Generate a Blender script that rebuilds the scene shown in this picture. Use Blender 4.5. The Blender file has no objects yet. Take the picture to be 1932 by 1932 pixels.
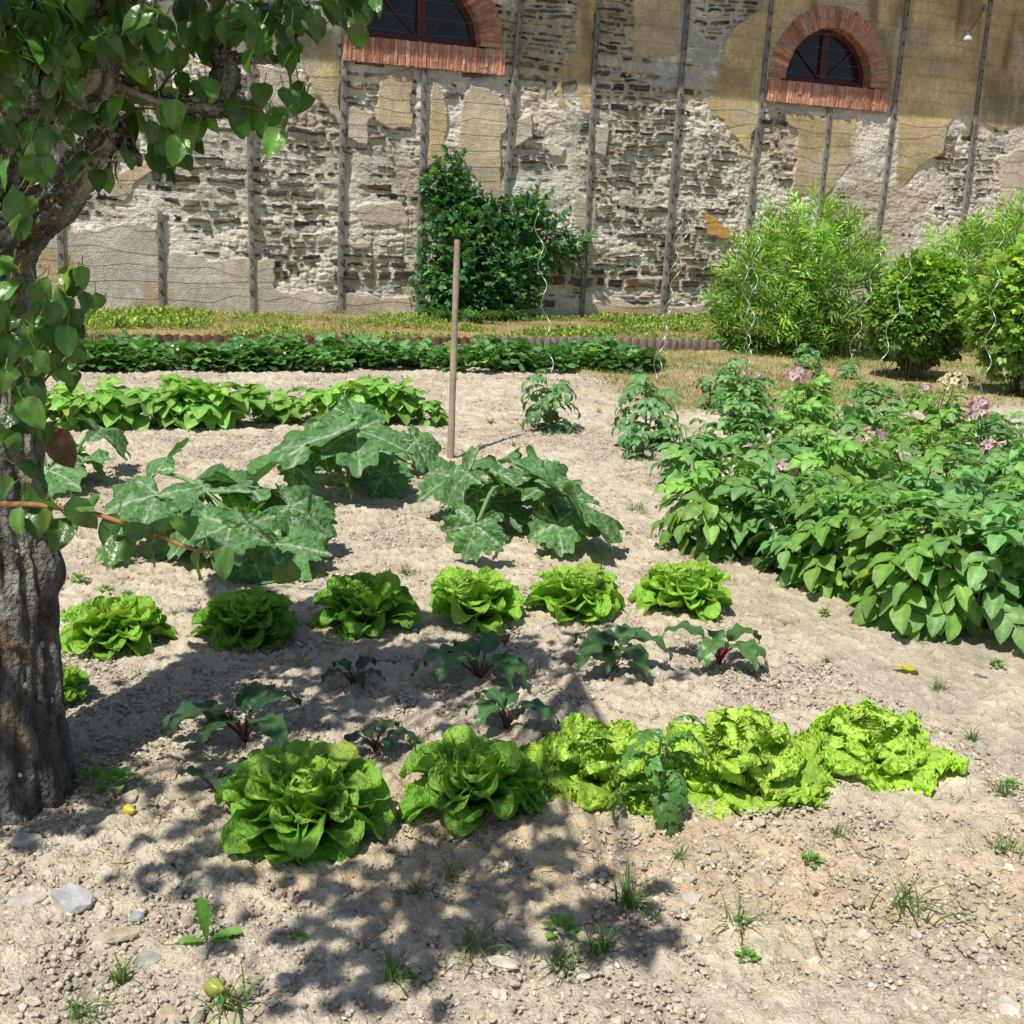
import bpy, math, random
import numpy as np
from mathutils import Vector, Matrix

random.seed(11)
rng = np.random.default_rng(11)
C = bpy.context.scene.collection
PI = math.pi

# ------------------------------------------------------------------ camera
CAMH = 1.5
YAW, PITCH, ROLL = math.radians(22), math.radians(14), math.radians(2.5)
FOC = 2736.0 / 2448.0 * 1932.0          # focal length, in units of a 1932 wide picture
HALF = 966.0
_f = np.array([math.sin(YAW) * math.cos(PITCH), math.cos(YAW) * math.cos(PITCH), -math.sin(PITCH)])
_r0 = np.array([math.cos(YAW), -math.sin(YAW), 0.0])
_u0 = np.cross(_r0, _f)
_r = math.cos(ROLL) * _r0 + math.sin(ROLL) * _u0
_u = np.cross(_r, _f)
EYE = np.array([0, 0, CAMH])


def ray(x, y):
    return _f + (x - HALF) / FOC * _r - (y - HALF) / FOC * _u


def at_h(x, y, h=0.0):
    """the point at height h that lies in this direction of the survey"""
    d = ray(x, y)
    return EYE + d * ((h - CAMH) / d[2])


def at_d(x, y, dist):
    return EYE + ray(x, y) * dist


def at_Y(x, y, Y):
    d = ray(x, y)
    return EYE + d * (Y / d[1])


WALL_Y = 17.4
EDGE_Y = 13.3
cam = bpy.data.cameras.new('camera')
cam.sensor_width = 36
cam.lens = 36 * 2736.0 / 2448.0
cam.clip_start = 0.05
cam.clip_end = 500
co = bpy.data.objects.new('camera', cam)
C.objects.link(co)
m = Matrix.Identity(4)
for i in range(3):
    m[i][0], m[i][1], m[i][2] = _r[i], _u[i], -_f[i]
m[0][3], m[1][3], m[2][3] = EYE
co.matrix_world = m
bpy.context.scene.camera = co

# ------------------------------------------------------------------ light
SUN = np.array([0.5, 0.33, -1.0])
SUN /= np.linalg.norm(SUN)
sl = bpy.data.lights.new('sun', 'SUN')
sl.energy = 5.0
sl.angle = math.radians(0.5)
sl.color = (1.0, 0.955, 0.87)
so = bpy.data.objects.new('sun', sl)
C.objects.link(so)
so.rotation_euler = Vector(SUN).to_track_quat('-Z', 'Y').to_euler()
w = bpy.data.worlds.new('World')
bpy.context.scene.world = w
w.use_nodes = True
nt = w.node_tree
sky = nt.nodes.new('ShaderNodeTexSky')
sky.sky_type = 'NISHITA'
sky.sun_disc = False
sky.sun_elevation = math.asin(-SUN[2])
sky.sun_rotation = math.atan2(-SUN[0], -SUN[1])
bg = nt.nodes['Background']
bg.inputs['Strength'].default_value = 0.088
nt.links.new(sky.outputs[0], bg.inputs[0])
sc = bpy.context.scene
sc.view_settings.view_transform = 'Standard'
sc.view_settings.look = 'None'
sc.view_settings.exposure = 0
sc.render.engine = 'CYCLES'
sc.cycles.max_bounces = 6
sc.cycles.diffuse_bounces = 3
sc.cycles.transmission_bounces = 4

# ------------------------------------------------------------------ noise
_tabs = {}


def vnoise(x, y, seed=0):
    if seed not in _tabs:
        _tabs[seed] = np.random.default_rng(1000 + seed).random((256, 256))
    t = _tabs[seed]
    x = np.asarray(x, float)
    y = np.asarray(y, float)
    xi = np.floor(x)
    yi = np.floor(y)
    fx = x - xi
    fy = y - yi
    fx = fx * fx * fx * (fx * (fx * 6 - 15) + 10)
    fy = fy * fy * fy * (fy * (fy * 6 - 15) + 10)
    xi = xi.astype(np.int64) & 255
    yi = yi.astype(np.int64) & 255
    x1 = (xi + 1) & 255
    y1 = (yi + 1) & 255
    a = t[xi, yi] + (t[x1, yi] - t[xi, yi]) * fx
    b = t[xi, y1] + (t[x1, y1] - t[xi, y1]) * fx
    return a + (b - a) * fy


def fbm(x, y, octv=4, seed=0, gain=0.5):
    s = 0
    a = 1.0
    n = 0
    for i in range(octv):
        s = s + a * vnoise(x * 2 ** i + 13.7 * i, y * 2 ** i + 7.3 * i, seed + i)
        n += a
        a *= gain
    return s / n


def billow(x, y, octv=3, seed=0, gain=0.5):
    s = 0
    a = 1.0
    n = 0
    for i in range(octv):
        s = s + a * np.minimum(1, np.abs(vnoise(x * 2 ** i + 3.7 * i, y * 2 ** i + 9.1 * i, seed + i) - 0.5) * 3.2)
        n += a
        a *= gain
    return s / n


def sstep(a, b, x):
    t = np.clip((x - a) / (b - a), 0, 1)
    return t * t * (3 - 2 * t)


# ------------------------------------------------------------------ mesh builder
class MB:
    def __init__(self):
        self.v, self.c, self.f, self.n = [], [], [], 0

    def add(self, v, f, c=(1, 1, 1)):
        v = np.asarray(v, float).reshape(-1, 3)
        c = np.asarray(c, float)
        if c.ndim == 1:
            c = np.tile(c, (len(v), 1))
        self.v.append(v)
        self.c.append(c)
        f = np.asarray(f, np.int64)
        self.f.append(f + self.n)
        self.n += len(v)

    def mesh(self, name, mat, smooth=True):
        v = np.concatenate(self.v)
        c = np.concatenate(self.c)
        me = bpy.data.meshes.new(name)
        me.vertices.add(len(v))
        me.vertices.foreach_set('co', v.astype(np.float32).ravel())
        loops = np.concatenate([f.ravel() for f in self.f])
        tot = np.concatenate([np.full(len(f), f.shape[1]) for f in self.f])
        start = np.concatenate([[0], np.cumsum(tot)[:-1]])
        me.loops.add(len(loops))
        me.loops.foreach_set('vertex_index', loops.astype(np.int32))
        me.polygons.add(len(tot))
        me.polygons.foreach_set('loop_start', start.astype(np.int32))
        me.update(calc_edges=True)
        me.polygons.foreach_set('use_smooth', np.full(len(tot), smooth, dtype=bool))
        ca = me.color_attributes.new('Col', 'FLOAT_COLOR', 'POINT')
        cc = np.ones((len(v), 4), np.float32)
        cc[:, :3] = c
        ca.data.foreach_set('color', cc.ravel())
        me.materials.append(mat)
        return me

    def build(self, name, mat, parent=None, smooth=True):
        o = bpy.data.objects.new(name, self.mesh(name, mat, smooth))
        C.objects.link(o)
        if parent is not None:
            o.parent = parent
        return o


def tag(o, label=None, cat=None, group=None, kind=None):
    if label:
        o['label'] = label
    if cat:
        o['category'] = cat
    if group:
        o['group'] = group
    if kind:
        o['kind'] = kind
    return o


def thing(name, label, cat, loc=(0, 0, 0), rz=0, group=None, s=1.0):
    o = bpy.data.objects.new(name, None)
    o.empty_display_size = 0.05
    C.objects.link(o)
    o.location = loc
    o.rotation_euler = (0, 0, rz)
    o.scale = (s, s, s)
    return tag(o, label, cat, group)


def dup(root, loc, rz=0, s=1.0, label=None):
    r = root.copy()
    C.objects.link(r)
    r.location = loc
    r.rotation_euler = (0, 0, rz)
    r.scale = (s, s, s)
    if label:
        r['label'] = label
    for ch in list(root.children):
        c = ch.copy()
        C.objects.link(c)
        c.parent = r
        for g in list(ch.children):
            d = g.copy()
            C.objects.link(d)
            d.parent = c
    return r


def grid_faces(nu, nv):
    i = np.arange(nu - 1)[:, None] * nv + np.arange(nv - 1)[None, :]
    i = i.ravel()
    return np.stack([i, i + 1, i + nv + 1, i + nv], 1)


def tube(mb, pts, rad, seg=8, col=(1, 1, 1), cap=True):
    pts = np.asarray(pts, float)
    n = len(pts)
    rad = np.broadcast_to(np.asarray(rad, float), (n,))
    t = np.gradient(pts, axis=0)
    t /= np.linalg.norm(t, axis=1, keepdims=True) + 1e-9
    ref = np.array([0, 0, 1.0]) if abs(t[0][2]) < 0.9 else np.array([1.0, 0, 0])
    vs = []
    a = np.linspace(0, 2 * PI, seg, endpoint=False)
    x = np.cross(ref, t[0])
    for i in range(n):
        x = x - t[i] * (x @ t[i])
        x /= np.linalg.norm(x) + 1e-9
        y = np.cross(t[i], x)
        vs.append(pts[i] + rad[i] * (np.cos(a)[:, None] * x + np.sin(a)[:, None] * y))
    v = np.concatenate(vs)
    i = np.arange(n - 1)[:, None] * seg + np.arange(seg)[None, :]
    j = np.arange(n - 1)[:, None] * seg + (np.arange(seg)[None, :] + 1) % seg
    f = np.stack([i.ravel(), j.ravel(), j.ravel() + seg, i.ravel() + seg], 1)
    mb.add(v, f, col)
    if cap:
        base = len(v)
        for k, e in ((0, 0), (n - 1, (n - 1) * seg)):
            ring = np.arange(seg) + e
            vv = np.vstack([v[ring], pts[k]])
            ff = [[q, (q + 1) % seg, seg] for q in range(seg)]
            mb.add(vv, ff, col)


def spline(pts, n):
    pts = np.asarray(pts, float)
    k = len(pts)
    P = np.vstack([2 * pts[0] - pts[1], pts, 2 * pts[-1] - pts[-2]])
    out = []
    for t in np.linspace(0, k - 1, n):
        i = min(int(t), k - 2)
        s = t - i
        p0, p1, p2, p3 = P[i], P[i + 1], P[i + 2], P[i + 3]
        out.append(0.5 * ((2 * p1) + (-p0 + p2) * s + (2 * p0 - 5 * p1 + 4 * p2 - p3) * s * s + (-p0 + 3 * p1 - 3 * p2 + p3) * s ** 3))
    return np.array(out)


def box(mb, cx, cy, cz, sx, sy, sz, col=(1, 1, 1), bev=0.0, jit=0.0, R=None):
    """bevelled box centred on the point (bevel by inset corners)"""
    b = min(bev, sx * 0.45, sy * 0.45, sz * 0.45)
    vs = []
    for X in (-1, 1):
        for Y in (-1, 1):
            for Z in (-1, 1):
                h = np.array([X * sx / 2, Y * sy / 2, Z * sz / 2])
                for ax in range(3):
                    q = h.copy()
                    for k in range(3):
                        if k != ax:
                            q[k] -= b * (X, Y, Z)[k]
                    vs.append(q)
    vs = np.array(vs)
    if jit:
        vs = vs + rng.normal(0, jit, vs.shape)
    idx = lambda X, Y, Z, ax: ((X * 2 + Y) * 2 + Z) * 3 + ax
    quads, tris = [], []
    for s in (0, 1):
        quads.append([idx(s, 0, 0, 0), idx(s, 1, 0, 0), idx(s, 1, 1, 0), idx(s, 0, 1, 0)])
        quads.append([idx(0, s, 0, 1), idx(1, s, 0, 1), idx(1, s, 1, 1), idx(0, s, 1, 1)])
        quads.append([idx(0, 0, s, 2), idx(1, 0, s, 2), idx(1, 1, s, 2), idx(0, 1, s, 2)])
    for a_ in (0, 1):
        for b_ in (0, 1):
            quads.append([idx(a_, b_, 0, 0), idx(a_, b_, 1, 0), idx(a_, b_, 1, 1), idx(a_, b_, 0, 1)])
            quads.append([idx(a_, 0, b_, 0), idx(a_, 1, b_, 0), idx(a_, 1, b_, 2), idx(a_, 0, b_, 2)])
            quads.append([idx(0, a_, b_, 1), idx(1, a_, b_, 1), idx(1, a_, b_, 2), idx(0, a_, b_, 2)])
    for X in (0, 1):
        for Y in (0, 1):
            for Z in (0, 1):
                tris.append([idx(X, Y, Z, 0), idx(X, Y, Z, 1), idx(X, Y, Z, 2)])
    if R is not None:
        vs = vs @ R.T
    vs = vs + np.array([cx, cy, cz])
    n0 = mb.n
    mb.add(vs, quads, col)
    mb.f.append(np.asarray(tris, np.int64) + n0)


# ------------------------------------------------------------------ materials
def new_mat(name):
    mt = bpy.data.materials.new(name)
    mt.use_nodes = True
    n = mt.node_tree
    b = n.nodes['Principled BSDF']
    return mt, n, b


def N(n, t, **kw):
    x = n.nodes.new(t)
    for k, v in kw.items():
        setattr(x, k, v)
    return x


def colour_chain(n, scale, lo, hi, detail=4):
    """vertex colour times a noise brightness"""
    at = N(n, 'ShaderNodeAttribute', attribute_name='Col')
    tc = N(n, 'ShaderNodeTexCoord')
    nz = N(n, 'ShaderNodeTexNoise')
    nz.inputs['Scale'].default_value = scale
    nz.inputs['Detail'].default_value = detail
    n.links.new(tc.outputs['Object'], nz.inputs['Vector'])
    mr = N(n, 'ShaderNodeMapRange')
    mr.inputs['From Min'].default_value = 0.3
    mr.inputs['From Max'].default_value = 0.7
    mr.inputs['To Min'].default_value = lo
    mr.inputs['To Max'].default_value = hi
    n.links.new(nz.outputs['Fac'], mr.inputs['Value'])
    mx = N(n, 'ShaderNodeVectorMath', operation='SCALE')
    n.links.new(at.outputs['Color'], mx.inputs[0])
    n.links.new(mr.outputs[0], mx.inputs['Scale'])
    return mx.outputs[0], tc, nz


def add_bump(n, b, tc, scale, dist, strength=1.0, detail=3):
    nz = N(n, 'ShaderNodeTexNoise')
    nz.inputs['Scale'].default_value = scale
    nz.inputs['Detail'].default_value = detail
    n.links.new(tc.outputs['Object'], nz.inputs['Vector'])
    bp = N(n, 'ShaderNodeBump')
    bp.inputs['Distance'].default_value = dist
    bp.inputs['Strength'].default_value = strength
    n.links.new(nz.outputs['Fac'], bp.inputs['Height'])
    n.links.new(bp.outputs[0], b.inputs['Normal'])
    return bp


def surf_mat(name, scale=30, lo=0.75, hi=1.2, rough=0.9, bump=None, spec=0.2, metal=0.0):
    mt, n, b = new_mat(name)
    col, tc, nz = colour_chain(n, scale, lo, hi)
    n.links.new(col, b.inputs['Base Color'])
    b.inputs['Roughness'].default_value = rough
    b.inputs['Specular IOR Level'].default_value = spec
    b.inputs['Metallic'].default_value = metal
    if bump:
        add_bump(n, b, tc, bump[0], bump[1])
    return mt


def leaf_mat(name, rough=0.45, trans=0.3, tint=(1.25, 1.35, 0.5), scale=40, lo=0.75, hi=1.2, bump=(120, 0.002), spec=0.5):
    mt, n, b = new_mat(name)
    col, tc, nz = colour_chain(n, scale, lo, hi)
    n.links.new(col, b.inputs['Base Color'])
    b.inputs['Roughness'].default_value = rough
    b.inputs['Specular IOR Level'].default_value = spec
    if bump:
        bp = add_bump(n, b, tc, bump[0], bump[1])
    tr = N(n, 'ShaderNodeBsdfTranslucent')
    mu = N(n, 'ShaderNodeVectorMath', operation='MULTIPLY')
    n.links.new(col, mu.inputs[0])
    mu.inputs[1].default_value = tint
    n.links.new(mu.outputs[0], tr.inputs['Color'])
    mx = N(n, 'ShaderNodeMixShader')
    mx.inputs[0].default_value = trans
    n.links.new(b.outputs[0], mx.inputs[1])
    n.links.new(tr.outputs[0], mx.inputs[2])
    n.links.new(mx.outputs[0], n.nodes['Material Output'].inputs['Surface'])
    return mt


M = {}
M['soil'] = surf_mat('soil', 9, 0.82, 1.15, 0.97, None, 0.1)
_n = M['soil'].node_tree
_tc = [x for x in _n.nodes if x.type == 'TEX_COORD'][0]
add_bump(_n, _n.nodes['Principled BSDF'], _tc, 120, 0.012, 1.0, 5)
M['crumb'] = surf_mat('crumb', 60, 0.8, 1.15, 0.95, (300, 0.003), 0.15)
M['stone'] = surf_mat('stone', 35, 0.75, 1.2, 0.8, (90, 0.004), 0.3)
M['wall'] = surf_mat('wall', 14, 0.8, 1.15, 0.95, (55, 0.02), 0.1)
M['brick'] = surf_mat('brick', 12, 0.7, 1.2, 0.9, (40, 0.012), 0.15)
M['wood'] = surf_mat('wood', 25, 0.65, 1.25, 0.85, (60, 0.006), 0.2)
M['pole'] = surf_mat('pole', 14, 0.75, 1.15, 0.8, (50, 0.004), 0.25)
M['paint'] = surf_mat('paint', 8, 0.85, 1.1, 0.5, None, 0.4)
M['metal'] = surf_mat('metal', 20, 0.85, 1.1, 0.38, None, 0.5, 0.85)
M['rust'] = surf_mat('rust', 40, 0.6, 1.3, 0.85, None, 0.2)
M['clay'] = surf_mat('clay', 20, 0.65, 1.2, 0.9, (60, 0.006), 0.15)
M['bark'] = surf_mat('bark', 26, 0.6, 1.35, 0.95, (80, 0.025), 0.1)
_n = M['bark'].node_tree
_b = _n.nodes['Principled BSDF']
_tc = [x for x in _n.nodes if x.type == 'TEX_COORD'][0]
_mp = N(_n, 'ShaderNodeMapping')
_mp.inputs['Scale'].default_value = (1, 1, 0.42)
_n.links.new(_tc.outputs['Object'], _mp.inputs['Vector'])
_rn = N(_n, 'ShaderNodeTexNoise', noise_type='RIDGED_MULTIFRACTAL')
_rn.inputs['Scale'].default_value = 34
_rn.inputs['Detail'].default_value = 4
_rn.inputs['Distortion'].default_value = 0.6
_n.links.new(_mp.outputs[0], _rn.inputs['Vector'])
_mr = N(_n, 'ShaderNodeMapRange')
_mr.inputs['From Min'].default_value = 0.1
_mr.inputs['From Max'].default_value = 1.1
_mr.inputs['To Min'].default_value = 1.25
_mr.inputs['To Max'].default_value = 0.35
_n.links.new(_rn.outputs['Fac'], _mr.inputs['Value'])
_src = _b.inputs['Base Color'].links[0].from_socket
_ms = N(_n, 'ShaderNodeVectorMath', operation='SCALE')
_n.links.new(_src, _ms.inputs[0])
_n.links.new(_mr.outputs[0], _ms.inputs['Scale'])
_n.links.new(_ms.outputs[0], _b.inputs['Base Color'])
_b2 = N(_n, 'ShaderNodeBump')
_b2.inputs['Distance'].default_value = 0.012
_n.links.new(_mr.outputs[0], _b2.inputs['Height'])
_n.links.new(_b.inputs['Normal'].links[0].from_socket, _b2.inputs['Normal'])
_n.links.new(_b2.outputs[0], _b.inputs['Normal'])
M['twig'] = surf_mat('twig', 40, 0.8, 1.15, 0.6, None, 0.3)
M['stem'] = surf_mat('stem', 30, 0.85, 1.15, 0.5, None, 0.4)
M['petal'] = leaf_mat('petal', 0.6, 0.3, (1.05, 1.0, 1.0), 60, 0.9, 1.1, None, 0.2)
M['pear_leaf'] = leaf_mat('pear_leaf', 0.3, 0.30, (1.6, 1.75, 0.45), 45, 0.8, 1.2, (70, 0.003), 0.6)
M['lettuce'] = leaf_mat('lettuce', 0.42, 0.34, (1.15, 1.2, 0.5), 9, 0.85, 1.12, (26, 0.02), 0.4)
M['leaf'] = leaf_mat('leaf', 0.45, 0.28, (1.35, 1.45, 0.5), 30, 0.8, 1.2, (60, 0.004), 0.45)
M['squash'] = leaf_mat('squash', 0.55, 0.2, (1.3, 1.5, 0.4), 40, 0.75, 1.25, (45, 0.02), 0.25)
M['beet_leaf'] = leaf_mat('beet_leaf', 0.35, 0.2, (1.2, 1.3, 0.5), 40, 0.8, 1.15, (40, 0.006), 0.5)
M['bush_leaf'] = leaf_mat('bush_leaf', 0.4, 0.32, (1.3, 1.4, 0.5), 3, 0.75, 1.25, None, 0.4)
M['grass'] = leaf_mat('grass', 0.55, 0.3, (1.2, 1.25, 0.6), 6, 0.75, 1.25, None, 0.25)
M['fruit'] = surf_mat('fruit', 30, 0.85, 1.12, 0.4, None, 0.4)
_mt, _nn, _b = new_mat('glass')
_tc2 = N(_nn, 'ShaderNodeTexCoord')
_nz2 = N(_nn, 'ShaderNodeTexNoise')
_nz2.inputs['Scale'].default_value = 1.3
_nn.links.new(_tc2.outputs['Object'], _nz2.inputs['Vector'])
_cr = N(_nn, 'ShaderNodeValToRGB')
_cr.color_ramp.elements[0].color = (0.006, 0.007, 0.010, 1)
_cr.color_ramp.elements[1].color = (0.022, 0.026, 0.036, 1)
_nn.links.new(_nz2.outputs['Fac'], _cr.inputs[0])
_nn.links.new(_cr.outputs[0], _b.inputs['Base Color'])
_b.inputs['Roughness'].default_value = 0.088
_b.inputs['Specular IOR Level'].default_value = 0.4
M['glass'] = _mt

# ------------------------------------------------------------------ ground
SOIL = np.array([0.60, 0.52, 0.405])


def gbase(x, y):
    """smooth ground level"""
    z = 0.03 * (fbm(np.asarray(x) * 0.7 + 50, np.asarray(y) * 0.7 + 50, 2, 3) - 0.5)
    bed = sstep(EDGE_Y + 0.02, EDGE_Y + 0.12, np.asarray(y)) * 0.10
    return z + bed


def gz(p, q=None):
    if q is None:
        p, q = p[0], p[1]
    return float(gbase(np.array(p), np.array(q)))


def G(x, y):
    p = at_h(x, y, 0.0)
    for _ in range(3):
        p = at_h(x, y, gz(p[0], p[1]))
    return p


def spaced(a, b, s0, s1):
    out = [a]
    while out[-1] < b:
        t = (out[-1] - a) / (b - a)
        out.append(out[-1] + s0 + (s1 - s0) * t)
    out = np.array(out)
    return a + (out - a) * (b - a) / (out[-1] - a)


xs = np.concatenate([spaced(-60, -6, 4, 0.3)[:-1], spaced(-6, -2.2, 0.05, 0.011)[:-1], np.arange(-2.2, 3.095, 0.010), spaced(3.1, 13, 0.012, 0.035)[:-1], spaced(13, 80, 0.3, 5)])
ys = np.concatenate([spaced(-60, 1.0, 4, 0.06)[:-1], np.arange(1.0, 4.395, 0.009), spaced(4.4, 13.2, 0.010, 0.035)[:-1], np.arange(13.2, 13.59, 0.02), spaced(13.6, 17.6, 0.045, 0.05)[:-1], spaced(17.6, 90, 0.4, 5)])
X, Y = np.meshgrid(xs, ys, indexing='ij')
near = sstep(14.5, 12.5, Y) * sstep(-7, -5, X) * sstep(14, 12, X)
grassy = sstep(0.0, 0.6, X - 4.4 - 0.25 * (Y - 9) + 0.6 * (fbm(X * 1.5, Y * 1.5, 2, 70) - 0.5)) * sstep(8.3, 8.9, Y + 0.5 * (fbm(X * 2, Y * 2, 2, 71) - 0.5)) * sstep(0, 1, 13.4 - Y)
path = sstep(2.55, 2.25, Y + 0.42 * X + 0.3 * (fbm(X * 2, Y * 2, 2, 75) - 0.5))     # trodden earth at the front
def lumps(x, y, s, seed):
    """rounded clods with sharp creases between them (nearest-point cells)"""
    x = x * s + 1.3 * (vnoise(x * s * 0.7, y * s * 0.7, seed + 1) - 0.5)
    y = y * s + 1.3 * (vnoise(x * s * 0.7 + 40, y * s * 0.7 + 9, seed + 2) - 0.5)
    for q in (0, 3, 4):
        vnoise(np.zeros(1), np.zeros(1), seed + q)
    ta, tb, tz = _tabs[seed], _tabs[seed + 3], _tabs[seed + 4]
    ix = np.floor(x).astype(np.int64)
    iy = np.floor(y).astype(np.int64)
    best = np.full(x.shape, -9.0)
    for a in (-1, 0, 1):
        for b in (-1, 0, 1):
            jx, jy = ix + a, iy + b
            kx, ky = jx & 255, jy & 255
            r = 0.45 + 0.5 * tz[kx, ky]
            d2 = (x - jx - ta[kx, ky]) ** 2 + (y - jy - tb[kx, ky]) ** 2
            best = np.maximum(best, r - d2 / r)
    return np.clip(best, -0.3, 1)


clod = np.zeros_like(X)
_k = near > 0
_cx, _cy = X[_k], Y[_k]
clod[_k] = 0.020 * lumps(_cx, _cy, 13, 20) * sstep(0.42, 0.55, fbm(_cx * 2.3, _cy * 2.3, 2, 52)) + 0.017 * lumps(_cx, _cy, 27, 30) + 0.008 * lumps(_cx, _cy, 58, 40) + 0.014 * (fbm(_cx * 6, _cy * 6, 3, 46) - 0.3)
rough_amt = 0.55 + 0.9 * fbm(X * 1.1 + 9, Y * 1.1, 3, 60)
flat = np.clip(grassy * 0.6 + 0.3 * path, 0, 0.9)
Z = gbase(X, Y) + near * (clod - 0.017) * rough_amt * (1 - flat)
cn = fbm(X * 2.2, Y * 2.2, 4, 80)
cn2 = fbm(X * 12, Y * 12, 3, 85)
col = SOIL[None, None, :] * (0.86 + 0.22 * cn + 0.12 * (cn2 - 0.5))[..., None]
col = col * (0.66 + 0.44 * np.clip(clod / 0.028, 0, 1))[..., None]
warm = sstep(0.52, 0.66, fbm(X * 1.3 + 30, Y * 1.3, 3, 90)) * 0.35
warm = np.clip(0.5 * warm + 0.45 * sstep(0.5, 0.2, np.abs(Y + 0.40 * X - 2.75 + 0.5 * (cn - 0.5))) * sstep(0.1, 0.7, X), 0, 0.8)
col = col * (1 - warm[..., None]) + np.array([0.62, 0.475, 0.29]) * warm[..., None] * (0.8 + 0.4 * cn2)[..., None]
col = col * (1 - grassy[..., None] * 0.75) + np.array([0.42, 0.32, 0.15]) * (0.7 + 0.6 * cn2)[..., None] * grassy[..., None] * 0.75
bed = sstep(EDGE_Y, EDGE_Y + 0.1, Y)
col = col * (1 - bed[..., None]) + np.array([0.34, 0.27, 0.13]) * (0.6 + 0.8 * cn)[..., None] * bed[..., None]
mb = MB()
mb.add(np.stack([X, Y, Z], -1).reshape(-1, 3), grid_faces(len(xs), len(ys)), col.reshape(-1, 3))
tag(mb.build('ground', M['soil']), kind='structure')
print('ground verts', X.size)

# crumbs of earth and pebbles: nobody could count them
ico_v, ico_f = None, None


def icosphere():
    t = (1 + 5 ** 0.5) / 2
    v = np.array([(-1, t, 0), (1, t, 0), (-1, -t, 0), (1, -t, 0), (0, -1, t), (0, 1, t), (0, -1, -t), (0, 1, -t), (t, 0, -1), (t, 0, 1), (-t, 0, -1), (-t, 0, 1)], float)
    v /= np.linalg.norm(v[0])
    f = np.array([(0, 11, 5), (0, 5, 1), (0, 1, 7), (0, 7, 10), (0, 10, 11), (1, 5, 9), (5, 11, 4), (11, 10, 2), (10, 7, 6), (7, 1, 8), (3, 9, 4), (3, 4, 2), (3, 2, 6), (3, 6, 8), (3, 8, 9), (4, 9, 5), (2, 4, 11), (6, 2, 10), (8, 6, 7), (9, 8, 1)])
    return v, f


ico_v, ico_f = icosphere()


def subdiv(v, f):
    v = list(map(tuple, v))
    cache = {}
    out = []

    def mid(a, b):
        k = (min(a, b), max(a, b))
        if k not in cache:
            p = (np.array(v[a]) + np.array(v[b])) / 2
            v.append(tuple(p / np.linalg.norm(p)))
            cache[k] = len(v) - 1
        return cache[k]
    for a, b, c in f:
        ab, bc, ca = mid(a, b), mid(b, c), mid(c, a)
        out += [(a, ab, ca), (b, bc, ab), (c, ca, bc), (ab, bc, ca)]
    return np.array(v), np.array(out)


ico2_v, ico2_f = subdiv(ico_v, ico_f)
ico3_v, ico3_f = subdiv(ico2_v, ico2_f)


def rand_rot(n):
    q = rng.normal(size=(n, 4))
    q /= np.linalg.norm(q, axis=1, keepdims=True)
    w_, x, y, z = q.T
    return np.stack([np.stack([1 - 2 * (y * y + z * z), 2 * (x * y - z * w_), 2 * (x * z + y * w_)], -1),
                     np.stack([2 * (x * y + z * w_), 1 - 2 * (x * x + z * z), 2 * (y * z - x * w_)], -1),
                     np.stack([2 * (x * z - y * w_), 2 * (y * z + x * w_), 1 - 2 * (x * x + y * y)], -1)], 1)


def crumbs(mb, n, xr, yr, smin, smax, power=2.5, tmpl=(ico_v, ico_f), dens=None):
    px = rng.uniform(*xr, n)
    py = rng.uniform(*yr, n)
    if dens is not None:
        k = rng.random(n) < dens(px, py)
        px, py = px[k], py[k]
        n = len(px)
    s = smin + (smax - smin) * rng.random(n) ** power
    R = rand_rot(n)
    v = tmpl[0][None] * rng.uniform(0.72, 1.25, (n, len(tmpl[0]), 1)) * rng.uniform(0.6, 1.2, (n, 1, 3)) * s[:, None, None]
    v = np.einsum('nij,nkj->nki', R, v)
    v[:, :, 2] *= 0.75
    v[:, :, 0] += px[:, None]
    v[:, :, 1] += py[:, None]
    v[:, :, 2] += (gbase(px, py) + s * 0.15)[:, None]
    f = tmpl[1][None] + (np.arange(n) * len(tmpl[0]))[:, None, None]
    b = rng.uniform(0.66, 1.12, n)
    c = SOIL[None] * b[:, None]
    pale = rng.random(n) < 0.05
    c[pale] = np.array([0.70, 0.63, 0.53]) * rng.uniform(0.8, 1.1, (pale.sum(), 1))
    cc = np.repeat(c, len(tmpl[0]), 0)
    mb.add(v.reshape(-1, 3), f.reshape(-1, 3), cc)


def cam_dens(px, py):
    fwd = px * math.sin(YAW) + py * math.cos(YAW)
    rt = px * math.cos(YAW) - py * math.sin(YAW)
    return (np.abs(rt) < 0.5 * fwd + 0.35) * 1.0


mb = MB()
crumbs(mb, 90000, (-2.2, 2.6), (1.2, 4.6), 0.0025, 0.009, 1.8, dens=cam_dens)
crumbs(mb, 45000, (-2.6, 4.2), (4.4, 8.5), 0.003, 0.011, 1.8, dens=cam_dens)
crumbs(mb, 9000, (-4, 5.5), (8.4, 11.5), 0.006, 0.018, 2, dens=cam_dens)
crumbs(mb, 2600, (-2.2, 2.6), (1.2, 4.6), 0.008, 0.019, 2.4, (ico2_v, ico2_f), dens=cam_dens)
tag(mb.build('soil_crumbs', M['crumb'], smooth=False), 'crumbled dry pale brown earth and grit over the vegetable plot', 'soil', kind='stuff')


# ------------------------------------------------------------------ the old wall
def WP(x, y):
    p = at_Y(x, y, WALL_Y)
    return p[0], p[2]


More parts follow.
